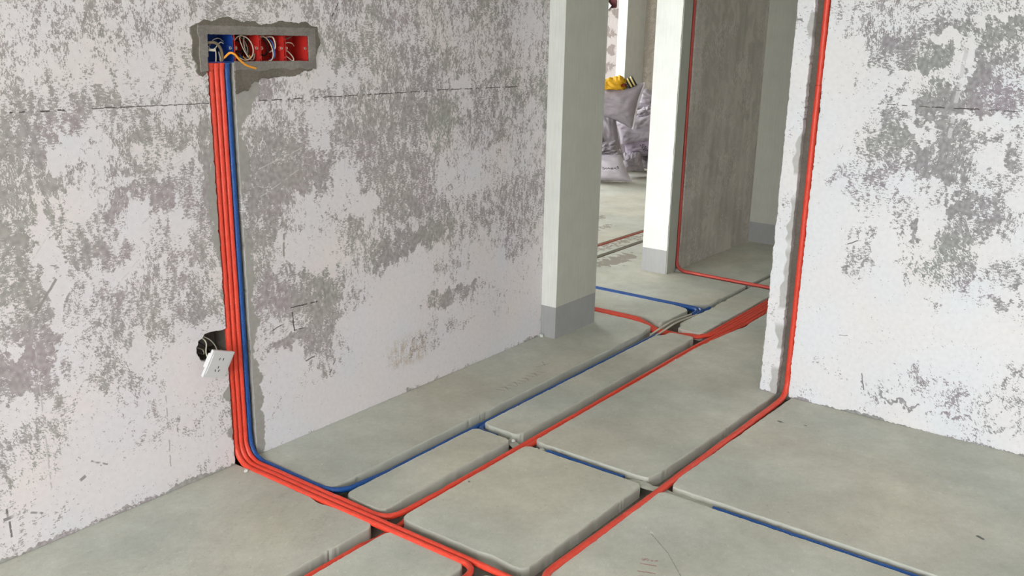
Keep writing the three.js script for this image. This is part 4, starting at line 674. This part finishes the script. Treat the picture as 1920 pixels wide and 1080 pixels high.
// a filled sack: two woven sheets sewn together at their edges, given by its four corners [right, up] of the front outline
function sackShell(C, thick, seed, crease = 1, n = 30) {
  const at = (u, v) => { const a = (1 - u) * (1 - v), b = u * (1 - v), c = u * v, d = (1 - u) * v; return [C[0][0] * a + C[1][0] * b + C[2][0] * c + C[3][0] * d, C[0][1] * a + C[1][1] * b + C[2][1] * c + C[3][1] * d]; };
  const pos = [], uv = [], idx = [];
  for (const side of [1, -1]) {
    const base = pos.length / 3;
    for (let j = 0; j <= n; j++) for (let i = 0; i <= n; i++) {
      const u = i / n, v = j / n, a = 2 * u - 1, b = 2 * v - 1;
      const full = Math.pow(Math.max(0, 1 - Math.pow(Math.abs(a), 2.6)), 0.55) * Math.pow(Math.max(0, 1 - Math.pow(Math.abs(b), 2.6)), 0.55);
      const pinch = 1 - 0.05 * (1 - a * a) * Math.abs(b) ** 2; // sides drawn in between the ears
      const uu = 0.5 + (a / 2) * (1 - 0.07 * (1 - b * b)) , vv = 0.5 + (b / 2) * (1 - 0.09 * (1 - a * a));
      const [x, y] = at(uu, vv);
      const edge = Math.min(1 - Math.abs(a), 1 - Math.abs(b));
      const w = crease * (0.014 * N1(a * 2.2 + seed, b * 2.2) + 0.010 * N2(a * 1.3 + b * 3.5 + seed, b * 1.2) + 0.006 * N3(a * 6 + seed, b * 3)) * smooth(0, 0.25, edge) * side + 0.012 * N4(a * 2 + seed, b * 2 + 3) * (1 - smooth(0, 0.2, edge));
      pos.push(x * pinch + (1 - pinch) * at(0.5, 0.5)[0], y + 0.006 * N2(a * 3 + seed, b * 3 + 9), side * thick * 0.5 * full + w); uv.push(u, v);
    }
    for (let j = 0; j < n; j++) for (let i = 0; i < n; i++) { const p = base + j * (n + 1) + i, q = p + 1, r = p + n + 1, s = r + 1; side > 0 ? idx.push(p, q, s, p, s, r) : idx.push(p, s, q, p, r, s); }
  }
  const g = new THREE.BufferGeometry(); g.setAttribute('position', new THREE.Float32BufferAttribute(pos, 3)); g.setAttribute('uv', new THREE.Float32BufferAttribute(uv, 2)); g.setIndex(idx); g.computeVertexNormals();
  return g;
}
function seam(C, a, b, w, seed) { // stiff sewn strip from corner a to corner b
  const n = 18, pts = []; for (let i = 0; i <= n; i++) { const t = i / n; pts.push(new THREE.Vector3(mix(C[a][0], C[b][0], t) - 0.012 * Math.sin(t * Math.PI) , mix(C[a][1], C[b][1], t), 0.012 * N1(t * 3, seed) + 0.006)); }
  const g = new THREE.TubeGeometry(new THREE.CatmullRomCurve3(pts), 36, w, 6); g.scale(1, 1, 0.6); return g;
}
const heap = new THREE.Matrix4().makeRotationY(THREE.MathUtils.degToRad(30)).setPosition(-2.141, 0, -7.412);
function sack(label, px, depth, thick, seed, o = {}) { // px: top left, top right, bottom right, bottom left
  const abs = px.map(([x, y]) => [sx(x), sy(y)]), mx = abs.reduce((s, p) => s + p[0], 0) / 4, my = Math.min(...abs.map((p) => p[1]));
  const C = [abs[3], abs[2], abs[1], abs[0]].map(([x, y]) => [x - mx, y - my]);
  const t = thing('sack', label, 'sack', [0, 0, 0], 'heap of woven sacks');
  t.position.set(mx, my + (o.lift ?? 0), -depth).applyMatrix4(heap); t.rotation.y = THREE.MathUtils.degToRad(30 + (o.turn ?? 0));
  part('woven_bag', sackShell(C, thick, seed, o.crease ?? 0.55), o.mat ?? sackMat, t);
  for (const [a, b] of o.seams ?? []) part('sewn_seam', seam(C, a, b, o.seamSize ?? 0.008, seed), sackLight, t, 'pale sewn edge');
  if (o.fold) { const F = o.fold.map(([x, y]) => [sx(x) - mx, sy(y) - my]); part('folded_top', sackShell([F[3], F[2], F[1], F[0]], o.foldThick ?? 0.16, seed + 5, 2.2).translate(0, 0, o.foldOut ?? 0.03), sackMat, t, 'crumpled folded top'); }
  return t;
}
sack('front sack standing on the floor, printed 50kg±1, with a crumpled top', [[1078, 286], [1160, 280], [1186, 340], [1066, 344]], 0.0, 0.30, 1, { crease: 0.5, mat: std({ map: lettered('50kg±1', 372, 266, 50, -0.06), roughness: 0.6, side: THREE.DoubleSide }), fold: [[1080, 276], [1150, 264], [1166, 290], [1084, 296]], foldThick: 0.2, foldOut: 0.03 });
sack('tall sack leaning behind the printed front sack', [[1098, 209], [1144, 213], [1168, 306], [1106, 312]], 0.20, 0.28, 2, { seams: [[2, 1]] });
sack('pale half hidden sack left of the printed front sack', [[1078, 252], [1120, 250], [1134, 294], [1080, 296]], 0.0, 0.2, 3, { mat: sackLight });
sack('narrow dim sack at the far left under the big top sack', [[1080, 214], [1115, 216], [1122, 256], [1084, 262]], 0.16, 0.16, 4);
sack('big sack lying on top of the heap with a pale sewn edge', [[1066, 180], [1198, 163], [1181, 247], [1090, 214]], 0.16, 0.26, 5, { crease: 0.7, seams: [[2, 1]], seamSize: 0.011 });
sack('rounded sack at the upper right behind the big top sack', [[1182, 172], [1262, 186], [1258, 232], [1184, 214]], 0.62, 0.34, 6, { crease: 0.5 });
sack('small folded sack below the rounded one', [[1178, 222], [1212, 203], [1262, 218], [1186, 244]], 0.50, 0.16, 7, { seams: [[3, 0]] });
sack('wide sack with a slanting pale seam in the middle of the heap', [[1146, 236], [1240, 214], [1238, 276], [1160, 284]], 0.46, 0.28, 8, { seams: [[0, 2]] });
sack('sack printed with dark characters at the right of the heap', [[1162, 272], [1250, 258], [1250, 304], [1170, 306]], 0.50, 0.30, 9, { mat: std({ map: lettered('50kg', 244, 250, 84, 1.2), color: 0xbab4bb, roughness: 0.65, side: THREE.DoubleSide }) });
sack('upright sack on the floor right of the printed front sack', [[1166, 296], [1199, 290], [1210, 330], [1164, 331]], 0.38, 0.26, 10);
sack('dim sack on the floor at the far right of the heap', [[1192, 300], [1262, 300], [1262, 334], [1198, 332]], 0.66, 0.3, 11);
sack('hidden sack propping the heap from behind', [[1070, 240], [1240, 240], [1250, 334], [1070, 334]], 0.86, 0.34, 12);
// yellow work gloves and bits on the top sack
{
  const lumpy = (rx, ry, rz, seed, a = 0.25) => { const g = new THREE.SphereGeometry(1, 30, 20), p = g.attributes.position; for (let i = 0; i < p.count; i++) { const x = p.getX(i), y = p.getY(i), z = p.getZ(i), k = 1 + a * N1(x * 2.2 + seed, y * 2.2 + z * 1.7) + 0.4 * a * N2(x * 6 + seed, z * 6 + y * 3); p.setXYZ(i, x * rx * k, Math.max(-0.4, y) * ry * k, z * rz * k); } g.computeVertexNormals(); return g; };
  const put = (o, px, py, d) => { o.position.set(sx(px), sy(py), -d).applyMatrix4(heap); o.rotation.y = THREE.MathUtils.degToRad(30); };
  const yellow = std({ color: 0xe6b01f, roughness: 0.6, side: THREE.DoubleSide });
  const bag = thing('yellow_bag', 'crumpled yellow plastic bag lying on the top sack', 'bag', [0, 0, 0]); put(bag, 1141, 170, 0.12);
  part('plastic_film', mergeGeometries([lumpy(0.12, 0.075, 0.09, 3, 0.22), lumpy(0.07, 0.06, 0.06, 8, 0.26).translate(0.05, 0.03, 0.01), lumpy(0.06, 0.045, 0.05, 12, 0.26).translate(-0.07, 0.005, 0.03)]), yellow, bag);
  const tape = thing('warning_tape', 'black and yellow striped roll end on the top sack', 'tape', [0, 0, 0]); put(tape, 1175, 166, 0.12);
  const strip = (k) => new THREE.CylinderGeometry(0.045, 0.05, 0.016, 20, 1).rotateZ(Math.PI / 2).translate(k * 0.0155, 0.02, 0);
  [-2, -1, 0, 1, 2].forEach((k) => part(k % 2 ? 'yellow_band' : 'black_band', strip(k), k % 2 ? std({ color: 0xd9c27a, roughness: 0.5 }) : M.dark, tape)); tape.rotation.z = 0.55;
  const tab = single('red_cap', lumpy(0.022, 0.018, 0.02, 4, 0.1), std({ color: 0x7a1512, roughness: 0.5 }), 'dark red cap on the top sack before the yellow bag', 'cap'); put(tab, 1160, 168, 0.06);
}
{ // recess with a dangling white plate high on the storeroom wall
  const z = -9.5, b = thing('junction_box', 'dark red recessed box high on the far storeroom wall', 'switch box', [-3.53, 1.767, z]);
  part('shell', mergeGeometries([box(-0.125, -0.088, -0.048, 0.125, 0.088, -0.045), box(-0.125, -0.088, -0.045, -0.121, 0.088, 0), box(0.121, -0.088, -0.045, 0.125, 0.088, 0), box(-0.121, -0.088, -0.045, 0.121, -0.084, 0), box(-0.121, 0.084, -0.045, 0.121, 0.088, 0), box(-0.002, -0.084, -0.045, 0.002, 0.084, 0)]), std({ color: 0x5a1f22, roughness: 0.7 }), b);
  const t = thing('wall_socket', 'white plate hanging corner down from the far storeroom box', 'socket', [-3.515, 1.70, z + 0.03]);
  t.rotation.set(0.1, 0, Math.PI / 4);
  part('faceplate', new RoundedBoxGeometry(0.088, 0.088, 0.009, 2, 0.002), M.white, t); part('socket_body', new RoundedBoxGeometry(0.05, 0.05, 0.03, 2, 0.003).translate(0, 0, -0.019), M.white, t);
}
scene.traverse((o) => { if (o.isMesh) { o.castShadow = true; o.receiveShadow = true; } });
renderer.render(scene, camera);
